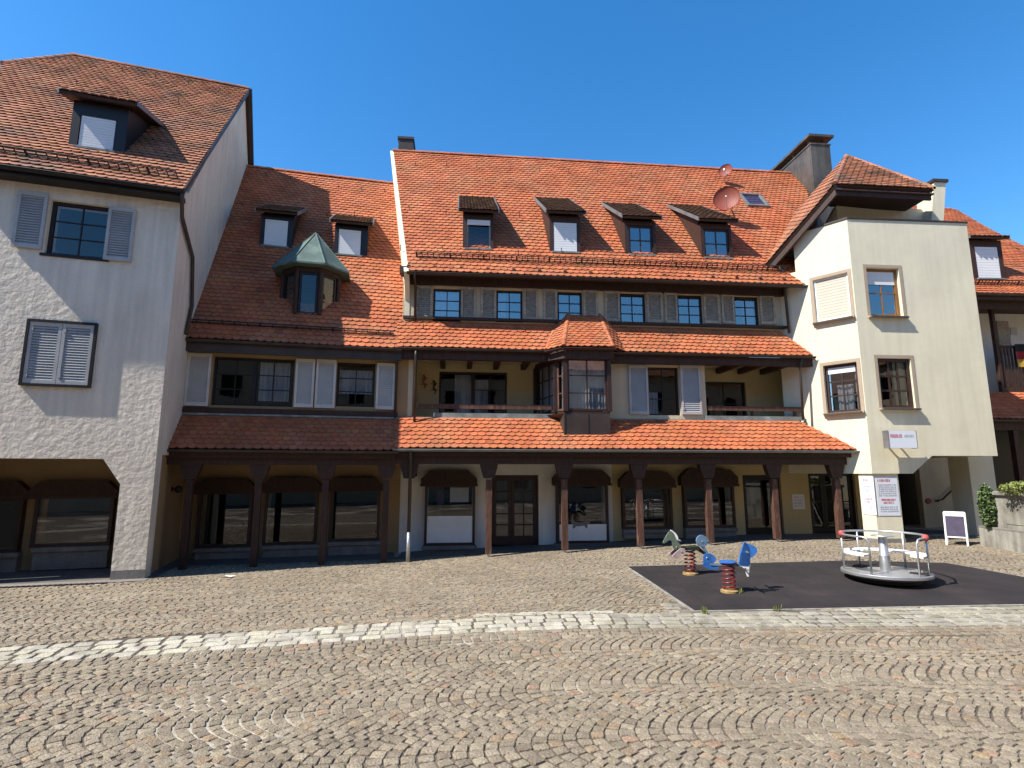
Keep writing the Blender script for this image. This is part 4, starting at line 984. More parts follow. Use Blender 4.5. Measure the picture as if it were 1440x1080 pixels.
# arcade interior
WL = 1.9
shl = [((46, 158, 690, 768), (38, 677, 166, 700), (45, 776, 150, 800)), ((-75, 28, 700, 778), (-80, 676, 38, 700), (-75, 785, 22, 810))]
hl = [sh_hole2(L, s[0], WL) for s in shl]
mb = MB(); wall(mb, L, WL, LL - .5, -.2, -.5, 2.9, hl); mb.build('shop_wall', 'plaster_ochre', Lr)
mb = MB()
for h in hl: mb.box(L, h[0] - .2, h[1] + .2, WL + .9, WL + .95, h[2] - .2, h[3] + .2)
mb.box(L, LL - .3, LL - .25, .46, WL, -.4, 2.9)
mb.pieces('shop_interior', 'room', Lr)
mb = MB(); mb.box(L, LL, -.2, .46, WL, za + .25, za + .35); mb.build('arcade_ceiling', 'plaster_ochre', Lr)
for p, hd, bs in shl: shop(Lr, L, WL, p[0], p[1], p[2], p[3], hd, bs, frost=.0)
mb = MB()
for r in (w1,): mb.box(L, r[0] - .3, r[1] + .3, .9, .95, r[2] - .2, r[3] + .2)
mb.build('room', 'room', Lr)
window(Lr, L, 0, w1, 2, 3, 'wood_black', .10, 'glass', sashes=1, sill=.03, fw=.07)
for x0, x1, ya, yb in ((22, 65, 269, 351), (150, 189, 291, 369)): shutter(Lr, L, -.004, L.R(x0, ya + 2, x1, yb - 1, 0), 'shutter_blue')
mb = MB(); a, b, c, d = w2; f = .05
for q in ((a - f, a, c - f, d + f), (b, b + f, c - f, d + f), (a, b, c - f, c), (a, b, d, d + f)): mb.box(L, q[0], q[1], -.075, -.003, q[2], q[3])
wf_ = mb.build('window_surround', 'wood_black', Lr)
m_ = (a + b) / 2
for q in ((a + .003, m_ - .004, c + .003, d - .003), (m_ + .004, b - .003, c + .003, d - .003)): shutter(wf_, L, .0, q, 'shutter_blue')
mb = MB(); mb.box(L, a, b, .2, .23, c, d); mb.build('room', 'room', wf_)
# roof
rlx = L.at(105, 63, aw)[0]; hu, hw, hz_ = L.slope(5, 90, -.36, zw, kL)
poly = [Lq(LL - .12, -.36), Lq(.10, -.36), Lq(au + .12, aw), Lq(rlx, aw), Lq(hu, hw)]
mb = MB(); tiles(mb, poly, UX(L), .19, .178, lift=.046); slab(mb, poly, .08, 1)
caps(mb, Lq(rlx, aw) + V((0, 0, .02)), Lq(au + .1, aw) + V((0, 0, .02)), .10, .36); caps(mb, Lq(hu, hw) + V((0, 0, .02)), Lq(rlx, aw) + V((0, 0, .02)), .10, .36)
rl2 = L.P(rlx, aw, apz); rr2 = L.P(au + .1, aw, apz); b1 = V((rear.x, rear.y, zw + .3)); b0 = L.P(LL - 1.5, aw * 2, zw + .3)
slab(mb, [rl2, rr2, b1, b0], .08, 1)
mb.add([Lq(hu, hw) + V((0, 0, -.03)), rl2 + V((0, 0, -.03)), b0, L.P(LL - 1.2, aw * 1.2, zw + 1)], [(0, 1, 2, 3)], 1)
mb.build('main_roof', ['tile_old', 'wood'], Lr)
mb = MB()
mb.prism([Lq(.10, -.36) + V((0, 0, -.12)), Lq(.10, -.36) + V((0, 0, .05)), Lq(au + .12, aw) + V((0, 0, .05)), Lq(au + .12, aw) + V((0, 0, -.12))], [p + UX(L) * .03 for p in (Lq(.10, -.36) + V((0, 0, -.12)), Lq(.10, -.36) + V((0, 0, .05)), Lq(au + .12, aw) + V((0, 0, .05)), Lq(au + .12, aw) + V((0, 0, -.12)))])
rp0 = V((rear.x, rear.y, zw + .3)); q0 = [rr2 + V((0, 0, -.12)), rr2 + V((0, 0, .05)), rp0 + V((0, 0, .05)), rp0 + V((0, 0, -.12))]
mb.prism(q0, [p + UX(L) * .12 for p in q0]); mb.build('verge_board', 'metal_dark', Lr)
mb = MB(); gutter(mb, L.P(LL - .15, -.41, zw - .04), L.P(.14, -.41, zw - .04), .065); mb.box(L, LL - .1, .08, -.34, -.003, zw - .16, zw - .07); mb.build('gutter', 'wood_black', Lr)
sx = lambda px, py: V(SD.P(SD.at(px, py, -.06)[0], -.06, SD.at(px, py, -.06)[1]))
pipe(Lr, [L.P(.10, -.40, zw - .06), L.P(.10, -.38, zw - .22), sx(256, 305), sx(271, 362), sx(270, 430), sx(262, 470)], .045)
dl, _ = dormer(Lr, L, -.36, zw, kL, 99, 179, 146, 213, (110, 162), (165, 214), 'tile_old', blind=-1, kr=.35, over=.22, fm='wood_black', body='wood_black')
snow_guard(Lr, L, None, (0, -.75, .66), LL, -.1, lambda u: Lq(u, .02), step=.19, h=.2)
hooks(Lr, [Lq(-3.4 + i * .95, aw - .75 + ru(-.12, .12)) for i in range(5)] + [Lq(-3.9 + i * 1.3, aw - 2.3 + ru(-.1, .1)) for i in range(3)], (0, -.75, .66))

# ================================================================== cream tower house on the right
Tr = thing('corner_house', T2.P(1.5, 1, 0), 'cream angular house raised on square piers with a roof terrace', 'house')
zT = T1.at(1197, 306)[1]; zTb = T1.at(1220, 666)[1]; zRb = T2.at(1360, 641)[1]; TW = T2.at(1403, 640)[0]; TLw = -2.15
twl = [T1.R(1145, 388, 1195, 450), T1.R(1160, 511, 1208, 580)]; twr = [T2.R(1221, 377, 1267, 445), T2.R(1237, 504, 1284, 574)]
for lst in (twl, twr):
    for i, r in enumerate(lst): lst[i] = (r[0], r[1], r[2], r[3])
mb = MB(); wall(mb, T1, 0, -1.5, 0, zTb, zT, twl, .3); mb.box(T1, TLw, -1.502, 0, .3, zTb, 8.05)
uD = T2.at(1283, 660)[0]; uD2 = T2.at(1311, 642)[0]
wall(mb, T2, 0, 0.002, TW, zRb, zT, twr, .3)
mb.prism([T2.P(.002, 0, zTb), T2.P(uD, 0, zTb), T2.P(uD2, 0, zRb - .001), T2.P(.002, 0, zRb - .001)], [T2.P(.302, .3, zTb), T2.P(uD, .3, zTb), T2.P(uD2, .3, zRb - .001), T2.P(.302, .3, zRb - .001)])
mb.box(T2, TW - .3, TW, .302, 5, zRb, zT - .05)
# underside
mb.prism([T1.P(TLw, .31, zRb + .3), T1.P(-.3, .31, zRb + .3), T2.P(TW, .31, zRb + .3), T2.P(TW, 5, zRb + .3), T2.P(-1, 5, zRb + .3)], [T1.P(TLw, .31, zRb + .38), T1.P(-.3, .31, zRb + .38), T2.P(TW, .31, zRb + .38), T2.P(TW, 5, zRb + .38), T2.P(-1, 5, zRb + .38)])
mb.build('front_wall', 'plaster_cream', Tr)
mb = MB(); mb.box(T1, -1.5, .02, -.03, .33, zT + .002, zT + .045); mb.box(T2, .03, TW + .03, -.03, .33, zT + .004, zT + .047); mb.build('parapet_coping', 'metal_dark', Tr)
mb = MB(); mb.prism([T1.P(-1.5, .31, zT - .4), T1.P(-.2, .31, zT - .4), T2.P(TW - .3, .31, zT - .4), T2.P(TW - .3, 5, zT - .4), T2.P(-1.5, 5, zT - .4)], [T1.P(-1.5, .31, zT - .35), T1.P(-.2, .31, zT - .35), T2.P(TW - .3, .31, zT - .35), T2.P(TW - .3, 5, zT - .35), T2.P(-1.5, 5, zT - .35)]); mb.build('terrace_floor', 'slab', Tr)
mb = MB()
for fr, rs in ((T1, twl), (T2, twr)):
    for r in rs: mb.box(fr, r[0] - .1, r[1] + .1, .8, .85, r[2] - .2, r[3] + .2)
mb.pieces('room', 'room', Tr)
def surround(fr, r, m, f=.09):
    mb = MB()
    for q in ((r[0] - f, r[0], r[2] - .0, r[3] + f), (r[1], r[1] + f, r[2] - .0, r[3] + f), (r[0], r[1], r[3], r[3] + f)): mb.box(fr, q[0], q[1], -.012, -.002, q[2], q[3])
    mb.box(fr, r[0] - f, r[1] + f, -.09, -.003, r[2] - .05, r[2]); return mb.build('window_surround', m, Tr)
M['surround'] = mat('beige_surround', (.55, .43, .31), .9, .06)
M['sillstone'] = mat('dark_sill', (.10, .085, .075), .7, .1)
for fr, rs in ((T1, twl), (T2, twr)):
    for r in rs: surround(fr, r, 'surround')
mb = MB()
for fr, rs in ((T1, twl), (T2, twr)):
    for r in rs: mb.box(fr, r[0] - .05, r[1] + .05, -.13, -.091, r[2] - .055, r[2] - .01)
mb.pieces('window_sill', 'sillstone', Tr)
window(Tr, T1, 0, twl[0], 1, 1, 'white', .06, 'glass', blind=-1, bm='blind_beige', label='window closed by a beige roller shutter')
window(Tr, T1, 0, twl[1], 2, 3, 'wood_frame', .10, 'glass_sky', blind=-.14, curt=[(.2, .8, 0, .6)], fw=.08, mw=.035)
window(Tr, T2, 0, twr[0], 2, 2, 'wood_amber', .10, 'glass_sky', blind=-.30, fw=.08)
window(Tr, T2, 0, twr[1], 3, 3, 'wood_frame', .06, 'glass', fw=.09, mw=.05)
# pier, right pier, passage walls
pu0, pu1 = T2.at(1222, 720, .05)[0], T2.at(1268, 720, .05)[0]; pg = g(*T2.P(.3, 0, 0).xy)
pl = T1.at(1212, 720, .05)[0]
mb = MB(); pa = [T1.P(pl, .05, 0), T2.P(.03, .05, 0), T2.P(pu1, .05, 0), T2.P(pu1, .8, 0), T1.P(pl, .8, 0)]
mb.prism([p + V((0, 0, pg - .1)) for p in pa], [p + V((0, 0, zTb + .25)) for p in pa])
r0, r1 = T2.at(1367, 690, .9)[0], T2.at(1402, 690, .9)[0]; mb.box(T2, r0, r1, .9, 1.6, -.2, zRb + .29); mb.pieces('pier', 'plaster_cream', Tr)
mb = MB(); pp = [T1.P(pl - .02, .03, 0), T2.P(.01, .03, 0), T2.P(pu1 + .02, .03, 0), T2.P(pu1 + .02, .045, 0), T2.P(.03, .045, 0), T1.P(pl - .02, .045, 0)]
mb.prism([p + V((0, 0, pg - .1)) for p in pp], [p + V((0, 0, pg + .12)) for p in pp]); mb.build('pier_plinth', 'stone', Tr)
mb = MB(); x0, x1 = T2.at(1296, 690, 3.2)[0], T2.at(1352, 690, 3.2)[0]; mb.box(T2, x0, x1, 3.2, 3.4, -.2, 3.0); mb.build('passage_wall', 'plaster_beige', Tr)
mb = MB(); mb.box(T2, -2.5, x0 - .003, 4.0, 4.2, -.2, 3.0); mb.box(T2, x1 + .003, 5.2, 4.4, 4.6, -.2, 3.2); mb.pieces('passage_back', 'wood_black', Tr)
mb = MB(); mb.tube([T2.P(x0 + .35, 3.1, 1.15), T2.P(x0 + .6, 3.1, 1.2), T2.P(x1 - .1, 3.1, 1.75)], .025, 6); mb.tube([T2.P(x0 + .5, 3.1, 1.18), T2.P(x0 + .5, 3.2, 1.12)], .015, 5); mb.tube([T2.P(x1 - .2, 3.1, 1.69), T2.P(x1 - .2, 3.2, 1.62)], .015, 5)
mb.build('handrail', 'iron', Tr)
mb = MB(); mb.lathe(T2.P(x0 + .18, 3.19, 1.15), [(0, .03), (.09, .03), (.09, 0)], 16, 0, T2.P(0, -1, 0) - T2.P(0, 0, 0)); mb.build('hose_point', 'redknob', Tr)
# roof
uB, zB_ = T1.at(1077, 373, -.30); P3 = T1.P(uB, -.30, zB_); uB2, zB2 = T1.at(1174, 259, -.30); P2 = T1.P(uB2, -.30, zB2)
def onray(px, py, Y): d = ray(px, py); t = Y / d[1]; return V((d[0] * t, Y, H + d[2] * t))
AP = onray(1190, 219, 17.2); nl_ = (P2 - P3).cross(AP - P3); d_ = V(ray(1063, 364)); P4 = d_ * (nl_.dot(P3 - V((0, 0, H))) / nl_.dot(d_)) + V((0, 0, H))
u5, z5 = T2.at(1313, 266, -.25); P5 = T2.P(u5, -.25, z5)
AP2 = onray(1226, 231, 18.6)
mb = MB(); tiles(mb, [P3, P2, AP, P4], P4 - P3, .19, .16); slab(mb, [P3, P2, AP, P4], .10, 1)
tiles(mb, [P2, P5, AP], P5 - P2, .19, .16); slab(mb, [P2, P5, AP], .10, 1)
P6 = P5 + V((.2, 5, 0)); tiles(mb, [P5, P6, AP], P6 - P5, .19, .16); slab(mb, [P5, P6, AP], .10, 1)
caps(mb, AP, P5 + V((0, 0, .05)), .08, .33); caps(mb, P2 + V((0, 0, .04)), AP, .08, .33)
mb.build('terrace_roof', ['tile_old', 'wood'], Tr)
mb = MB(); mb.prism([P2 + V((0, 0, -.16)), P5 + V((0, 0, -.16)), P5 + V((-.1, 1.05, -.16)), P2 + V((.4, 1.05, -.16))], [P2 + V((0, 0, -.12)), P5 + V((0, 0, -.12)), P5 + V((-.1, 1.05, -.12)), P2 + V((.4, 1.05, -.12))])
mb.prism([P3 + V((.03, .05, -.30)), P2 + V((.03, .05, -.30)), P2 + V((.03, .05, -.11)), P3 + V((.03, .05, -.11))], [P3 + V((.1, .1, -.30)), P2 + V((.1, .1, -.30)), P2 + V((.1, .1, -.11)), P3 + V((.1, .1, -.11))])
mb.prism([P2 + V((.03, .06, -.30)), P5 + V((-.05, .06, -.30)), P5 + V((-.05, .06, -.12)), P2 + V((.03, .06, -.12))], [P2 + V((.03, .12, -.30)), P5 + V((-.05, .12, -.30)), P5 + V((-.05, .12, -.12)), P2 + V((.03, .12, -.12))])
mb.pieces('roof_soffit', 'wood', Tr)
# terrace back wall + end wall
mb = MB(); q = [T1.P(-1.0, .8, zT - .4), T2.P(.35, .85, zT - .4), T2.P(TW - .32, .85, zT - .4)]
hh = P2.z - .17 - (zT - .4)
mb.prism([q[1], q[2], q[2] + V((0, 0, hh)), q[1] + V((0, 0, hh))], [q[1] + V((0, .2, 0)), q[2] + V((0, .2, 0)), q[2] + V((0, .2, hh)), q[1] + V((0, .2, hh))])
hl_ = max(.2, (P3.z + .6) - (zT - .4))
mb.prism([q[0], q[1], q[1] + V((0, 0, hh)), q[0] + V((0, 0, .45))], [q[0] + V((0, .2, 0)), q[1] + V((0, .2, 0)), q[1] + V((0, .2, hh)), q[0] + V((0, .2, .45))])
mb.pieces('terrace_wall', 'plaster_cream', Tr)
mb = MB(); mb.box(T2, .75, 1.15, .82, .846, zT - .3, zT + .30); mb.box(T2, 2.4, 2.62, .82, .846, zT - .3, zT + .4); mb.pieces('terrace_door', 'wood_frame', Tr)
ce0, cz0 = T2.at(1306, 309, .5); ce1, _ = T2.at(1337, 309, .5); ct0, ctz = T2.at(1313, 256, .5); ct1, _ = T2.at(1330, 256, .5); ce1 = min(ce1, TW - .31)
mb = MB(); zlo = zT - .2
mb.prism([T2.P(ce0, .5, zlo), T2.P(ce1, .5, zlo), T2.P(ct1, .5, ctz), T2.P(ct0, .5, ctz)], [T2.P(ce0, 1.1, zlo), T2.P(ce1, 1.1, zlo), T2.P(ct1, 1.1, ctz), T2.P(ct0, 1.1, ctz)])
chn = mb.build('chimney', 'plaster_cream', Tr); mb = MB(); mb.box(T2, ct0 - .05, ct1 + .05, .45, 1.15, ctz + .002, ctz + .09); mb.build('chimney_cap', 'metal_dark', chn)
u, z = T1.at(1100, 380, -.1); pipe(Tr, [T1.P(u, -.22, z + .1), T1.P(u + .02, -.10, z - .25), T1.P(u + .05, -.08, 6.2)], .04)
u, z = T1.at(1140, 510, -.1); pipe(Tr, [C.P(9.05, .34, 5.33), C.P(9.0, .40, 5.1), C.P(9.0, .45, 3.55)], .035)

# ================================================================== house far right
Eo = onray(1420, 590, 17.8); E_ = Fr(Eo.x, Eo.y, 3)
Er = thing('house', E_.P(0, 1, 0), 'shaded house behind the cream angular house at the right edge', 'house')
z0 = E_.at(1420, 589, 0)[1]
def Eq(u, w): return E_.P(u, w, z0 + 1.0 * w)
mb = MB(); poly = [Eq(-3, 0), Eq(4.5, 0), Eq(4.5, 1.0), Eq(-3, 1.0)]; tiles(mb, poly, UX(E_), .20, .16); slab(mb, poly, .06, 1); mb.build('canopy_roof', ['tile', 'wood'], Er)
mb = MB(); gutter(mb, E_.P(-3, -.05, z0 - .04), E_.P(4.5, -.05, z0 - .04), .06); mb.build('gutter', 'metal_dark', Er)
mb = MB(); mb.box(E_, -3, 4.5, .1, .2, z0 - .35, z0 - .08)
for u in (-1.6, .2, 2.0): mb.box(E_, u - .08, u + .08, .06, .24, .3, z0 - .36)
mb.pieces('arcade_beam', 'wood', Er)
mb = MB(); mb.box(E_, -3, 4.5, 1.9, 2.0, -.2, z0 + .9); mb.build('ground_floor_wall', 'wood_black', Er)
zg = E_.at(1420, 413, .3)[1]
mb = MB(); mb.box(E_, -3, 4.5, 1.9, 2.0, z0 + 1.0, zg + 1.4); mb.build('balcony_wall', 'plaster_pale', Er)
mb = MB(); mb.box(E_, -3, 4.5, 1.0, 1.9, z0 + .92, z0 + .99); mb.build('balcony_floor', 'slab', Er)
ub = E_.at(1402, 480, 1.0)[0]
mb = MB(); zr = E_.at(1420, 487, 1.0)[1]; mb.box(E_, ub, 4.5, .98, 1.06, zr - .05, zr + .03); mb.box(E_, ub, 4.5, .98, 1.05, z0 + 1.0, z0 + 1.16)
for i in range(28): u = ub + .08 + i * .12; mb.box(E_, u, u + .07, 1.0, 1.03, z0 + 1.17, zr - .055)
mb.box(E_, ub - .1, ub, .95, 1.08, z0 + 1.0, zg - .3); mb.build('balcony_railing', 'wood', Er)
mb = MB(); a, b, c, d = E_.R(1404, 452, 1420, 500, 1.88); mb.box(E_, a, b, 1.85, 1.895, c, d); mb.build('balcony_door', 'shutter_grey', Er)
mb = MB(); mb.box(E_, -3, 4.5, .55, .7, zg - .45, zg - .2); mb.box(E_, -3, 4.5, .30, .548, zg - .22, zg - .10); mb.box(E_, -3, 4.5, .7, 2.0, zg - .22, zg - .17); mb.build('eave_beam', 'wood', Er)
def Eq2(u, w): return E_.P(u, w, zg + 1.0 * (w - .3))
ur0, wr0, _ = E_.slope(1340, 293, .3, zg, 1.0); ur1, wr1, _ = E_.slope(1440, 353, .3, zg, 1.0)
poly = [Eq2(-3.5, .3), Eq2(4.5, .3), Eq2(4.5, 3.2), Eq2(-.1, 2.5), Eq2(-3.5, 5.2)]
ua, wa, _ = E_.slope(1425, 349, .3, zg, 1.0); uc2, wc2, _ = E_.slope(1395, 325, .3, zg, 1.0); ud2, wd2, _ = E_.slope(1342, 294, .3, zg, 1.0)
mb = MB()
p1 = [Eq2(-3.5, .3), Eq2(uc2, .3), Eq2(uc2, wc2), Eq2(ud2, wd2), Eq2(-3.5, wd2 + 1)]
p2 = [Eq2(uc2, .3), Eq2(ua, .3), Eq2(ua, wa), Eq2(uc2, wc2)]; p3 = [Eq2(ua, .3), Eq2(4.5, .3), Eq2(4.5, wa), Eq2(ua, wa)]
for p in (p1, p2, p3): tiles(mb, p, UX(E_), .19, .16); slab(mb, p, .07, 1)
mb.build('main_roof', ['tile', 'wood'], Er)
mb = MB(); gutter(mb, E_.P(-3.5, .25, zg - .04), E_.P(4.5, .25, zg - .04), .06); mb.build('gutter', 'metal_dark', Er)
dormer(Er, E_, .3, zg, 1.0, 1366, 1411, 338, 394, (1373, 1406), (347, 391), 'tile_old', blind=-1, kr=.3, over=.12, fm='wood_frame')
snow_guard(Er, E_, None, (0, -.7, .7), -1.2, 4.0, lambda u: Eq2(u, .75), step=.12, h=.2)

# ================================================================== things on the buildings
def dish(px, py, Y, r, aim, lab, mast):
    c = onray(px, py, Y); aim = V(aim).normalized(); t = thing('satellite_dish', mast, lab, 'satellite dish', 'satellite dishes on the long roof')
    mb = MB(); prof = [(r * q / 8, .28 * r * (q / 8) ** 2) for q in range(9)] + [(r, .28 * r + .012)] + [(r * q / 8, .28 * r * (q / 8) ** 2 - .015) for q in range(8, -1, -1)]
    mb.lathe(c, prof, 32, 0, aim); mb.build('reflector', 'dish', t, smooth=True)
    mb = MB(); b = V(mast); mb.tube([b, V((c.x, c.y + .12, c.z - .1)), c - aim * .02], .022, 8); mb.build('mast', 'galv', t)
    mb = MB(); e = c + aim * (r * .95) - V((0, 0, r * .15)); mb.tube([c - V((0, 0, r * .85)) + aim * .25 * r, e], .010, 6); mb.tube([e, e - aim * .1], .03, 8); mb.build('feed_arm', 'galv', t)
u, w = Rpx(1018, 256); dish(1021, 241, C.P(u, w, 0).y - .35, .26, (-.62, -.78, .05), 'smaller brick red satellite dish rising above the roof ridge', Rp(u, w))
u, w = Rpx(1030, 296); dish(1022, 281, C.P(u, w, 0).y - .95, .43, (-.42, -.90, .02), 'larger brick red satellite dish beside the skylight', Rp(u, w))
# box sign
a, b, c, d = T2.R(1249, 606, 1288, 630, -.38); sg_ = thing('wall_sign', T2.P(a, -.2, c), 'white illuminated box sign with red lettering projecting from the cream tower', 'sign')
mb = MB(); mb.box(T2, a, b, -.40, -.22, c, d); mb.build('sign_box', 'signwhite', sg_); mb = MB()
mb.box(T2, a - .015, a - .001, -.41, -.21, c - .01, d + .01); mb.box(T2, b + .001, b + .015, -.41, -.21, c - .01, d + .01); mb.pieces('sign_frame', 'zinc', sg_)
mb = MB(); mb.box(T2, a + .2, a + .24, -.218, -.002, c + .1, c + .14); mb.box(T2, b - .24, b - .2, -.218, -.002, c + .1, c + .14); mb.build('sign_bracket', 'iron', sg_)
def scrawl(mb, fr, u0, u1, w, z0, z1, n, mi=0):
    cw_ = (u1 - u0) / n
    for i in range(n):
        x = u0 + i * cw_; t = cw_ * .2; h = z1 - z0
        for q in random.sample([(0, t, 0, h), (cw_ * .55, cw_ * .55 + t, 0, h), (t, cw_ * .55, 0, t), (t, cw_ * .55, h - t, h), (t, cw_ * .55, h * .45, h * .45 + t)], 3 + (rnd() < .5)): mb.box(fr, x + q[0], x + q[1], w - .004, w, z0 + q[2], z0 + q[3], mi)
mb = MB(); scrawl(mb, T2, a + .05, a + .40, -.4005, d - .17, d - .09, 7); mb.build('red_lettering', 'signred', sg_)
mb = MB(); scrawl(mb, T2, a + .43, b - .06, -.4005, d - .16, d - .10, 8); mb.build('grey_lettering', 'signgrey', sg_)
# posters on the pier
def poster(fr, r, w, lab, n):
    t = thing('poster', fr.P((r[0] + r[1]) / 2, w, r[2]), lab, 'poster', 'posters on the square pier')
    mb = MB(); mb.box(fr, r[0], r[1], w - .012, w - .002, r[2], r[3]); mb.build('board', 'signwhite', t)
    x0, x1, h = r[0] + .05, r[1] - .05, r[3] - r[2]; mb = MB(); scrawl(mb, fr, x0, x0 + (x1 - x0) * .7, w - .0125, r[3] - .13 * h, r[3] - .07 * h, 8); scrawl(mb, fr, x0 + .12 * (x1 - x0), x1 - .1 * (x1 - x0), w - .0125, r[2] + .38 * h, r[2] + .43 * h, 9); scrawl(mb, fr, x0 + .2 * (x1 - x0), x1 - .2 * (x1 - x0), w - .0125, r[2] + .31 * h, r[2] + .355 * h, 7); mb.build('red_lettering', 'signred', t)
    mb = MB()
    for q in range(n): z = r[2] + h * (.50 + q * .055); scrawl(mb, fr, x0, x1, w - .0125, z, z + .03 * h, 9)
    for q in range(3): z = r[2] + h * (.10 + q * .055); scrawl(mb, fr, x0, x1, w - .0125, z, z + .03 * h, 8)
    mb.build('grey_lettering', 'signgrey', t)
zz0, zz1 = T2.at(1255, 724, .05)[1], T2.at(1255, 670, .05)[1]
poster(T1, (pl + .03, .0, zz0, zz1), .05, 'white poster with red headline on the sunny oblique face of the pier', 5)
poster(T2, (.10, pu1 - .04, zz0 - .02, zz1), .05, 'white poster with red headline on the shadier front face of the pier', 6)
a, b, c, d = C.R(1114, 695, 1131, 716, WG); nt = thing('wall_notice', C.P(a, WG, c), 'small white notice board on the yellow wall right of the dark shop door', 'sign')
mb = MB(); mb.box(C, a, b, WG - .02, WG - .003, c, d); mb.build('board', 'paper', nt); mb = MB()
for q in range(4): scrawl(mb, C, a + .04, b - .04, WG - .0205, c + .06 + q * .09, c + .11 + q * .09, 6)
mb.build('lettering', 'signgrey', nt)
# paper and clothes behind the left shop glass
a, b, c, d = C.R(633, 683, 659, 706, WG - .1); mb = MB(); mb.box(C, a, b, WG - .12, WG - .115, c, d)
tag(origin(mb.build('paper_notice', 'paper'), C.P(a, WG - .12, c)), 'blank white paper square stuck inside the shop window left of the door', 'notice')
a, b, c, d = C.R(613, 683, 627, 730, WG + .3); m2 = thing('shop_mannequin', C.P((a + b) / 2, WG + .3, c), 'mannequin torso in a lilac top behind the shop window left of the door', 'mannequin')
mb = MB(); zc2 = d - .55; cx = (a + b) / 2; base = C.P(cx, WG + .35, 0)
mb.lathe((base.x, base.y, zc2), [(.10, 0), (.11, .1), (.13, .25), (.14, .36), (.09, .43), (.045, .46)], 16); mb.build('top', 'purplecloth', m2, smooth=True)
mb = MB(); mb.lathe((base.x, base.y, c - .1), [(.02, 0), (.02, .5)], 8); mb.lathe((base.x, base.y, zc2 - .5), [(.09, 0), (.12, .3), (.1, .5)], 12); mb.lathe((base.x, base.y, zc2 + .46), [(.045, 0), (.05, .05), (.075, .12), (.08, .18), (.05, .25), (.005, .27)], 12); mb.build('stand', 'wood_black', m2, smooth=True)
# cat shaped decal on the right shop glass: flat animal silhouette
u0, u1, z0_, z1_ = tops[1]
def sil(px, py): return C.at(px, py, WG - .19)
pts = [(803, 731), (806, 731), (808, 734), (815, 735), (822, 733), (824, 730), (826, 733), (829, 732), (830, 735), (826, 738), (826, 742), (824, 743), (822, 739), (815, 740), (810, 740), (808, 743), (805, 743), (806, 738), (803, 735)]
mb = MB(); pa = [sil(*p) for p in pts]; mb.prism([C.P(u, WG - .192, z) for u, z in pa], [C.P(u, WG - .185, z) for u, z in pa])
tag(origin(mb.build('window_decal', 'stone'), C.P(pa[0][0], WG - .186, pa[0][1])), 'grey animal silhouette stuck on the glass of the shop window right of the door', 'decal')
M['fadedink'] = mat('faded_dark_lettering', (.045, .045, .06), .6, .1)
mb = MB(); a, zz = sil(801, 700); b, _ = sil(838, 700)
for q in range(2): scrawl(mb, C, a + .02 * q, b - .06 * q, WG - .178, zz - .12 + q * .15, zz - .03 + q * .15, 9)
tag(origin(mb.build('window_lettering', 'fadedink'), C.P(a, WG - .18, zz)), 'faint dark lettering on the glass above the animal silhouette', 'lettering')
# wall lamp on the ochre side wall
u, z = SD.at(245, 688, -.0); lb = SD.P(u, .06, z); lp = thing('wall_lamp', lb, 'round dark wall lamp on the ochre wall beside the white pier', 'lamp')
nn = -nS
mb = MB(); mb.lathe(lb, [(0, .02), (.05, .02), (.05, 0)], 16, 0, nn); mb.tube([lb + nn * .01, lb + nn * .10], .02, 8); mb.build('wall_plate', 'iron', lp)
mb = MB(); mb.lathe(lb + nn * .15 - V((0, 0, .09)), [(.005, 0), (.06, .02), (.09, .08), (.075, .14), (.03, .18), (.005, .185)], 16); mb.build('lamp_shade', 'iron', lp, smooth=True)
# ornaments on the left balcony wall
for (px, py, lab) in ((611, 545, 'dark lizard shaped wall ornament beside the balcony door'), (597, 537, 'dark curled wall ornament behind the balcony rain pipe')):
    u, z = C.at(px, py, 1.94); mb = MB(); mb.tube([C.P(u - .03, 1.92, z + .2), C.P(u + .03, 1.91, z + .1), C.P(u - .03, 1.91, z), C.P(u + .04, 1.91, z - .12), C.P(u, 1.92, z - .2)], .03, 7, r1=.012)
    for s in (-1, 1): mb.tube([C.P(u, 1.915, z + .08), C.P(u + s * .09, 1.915, z + .12)], .012, 5); mb.tube([C.P(u, 1.915, z - .06), C.P(u + s * .09, 1.915, z - .08)], .012, 5)
    tag(origin(mb.build('wall_ornament', 'redknob' if px < 600 else 'iron'), C.P(u, 1.94, z - .2)), lab, 'ornament')
# flag
fu, fz = E_.at(1427, 486, .93); fl_ = thing('flag', E_.P(fu, .95, fz), 'black, red and gold flag hung over the balcony railing at the right edge', 'flag')
zb_ = E_.at(1430, 516, .93)[1]; h3 = (fz + .06 - zb_) / 3
for i, m in enumerate(('black', 'flagred', 'flaggold')):
    mb = MB(); vs = []; nn = 24
    for k in range(nn + 1):
        u = fu + 1.5 * k / nn
        for z in (fz + .06 - i * h3, fz + .06 - (i + 1) * h3): vs.append(E_.P(u, .93 + .03 * sin(k * .9) * (1 + i) / 3 - .01 * i, z))
    mb.add(vs, [(2 * k, 2 * k + 2, 2 * k + 3, 2 * k + 1) for k in range(nn)]); mb.build(('black', 'red', 'gold')[i] + '_stripe', m, fl_)
a, b, c, d = E_.R(1421, 461, 1430, 471, 1.88); mb = MB(); mb.box(E_, a, b, 1.87, 1.89, c, d); scr = mb.build('wall_picture', 'signgrey')
tag(origin(scr, E_.P(a, 1.88, c)), 'small dark picture on the pale wall above the flag', 'picture')

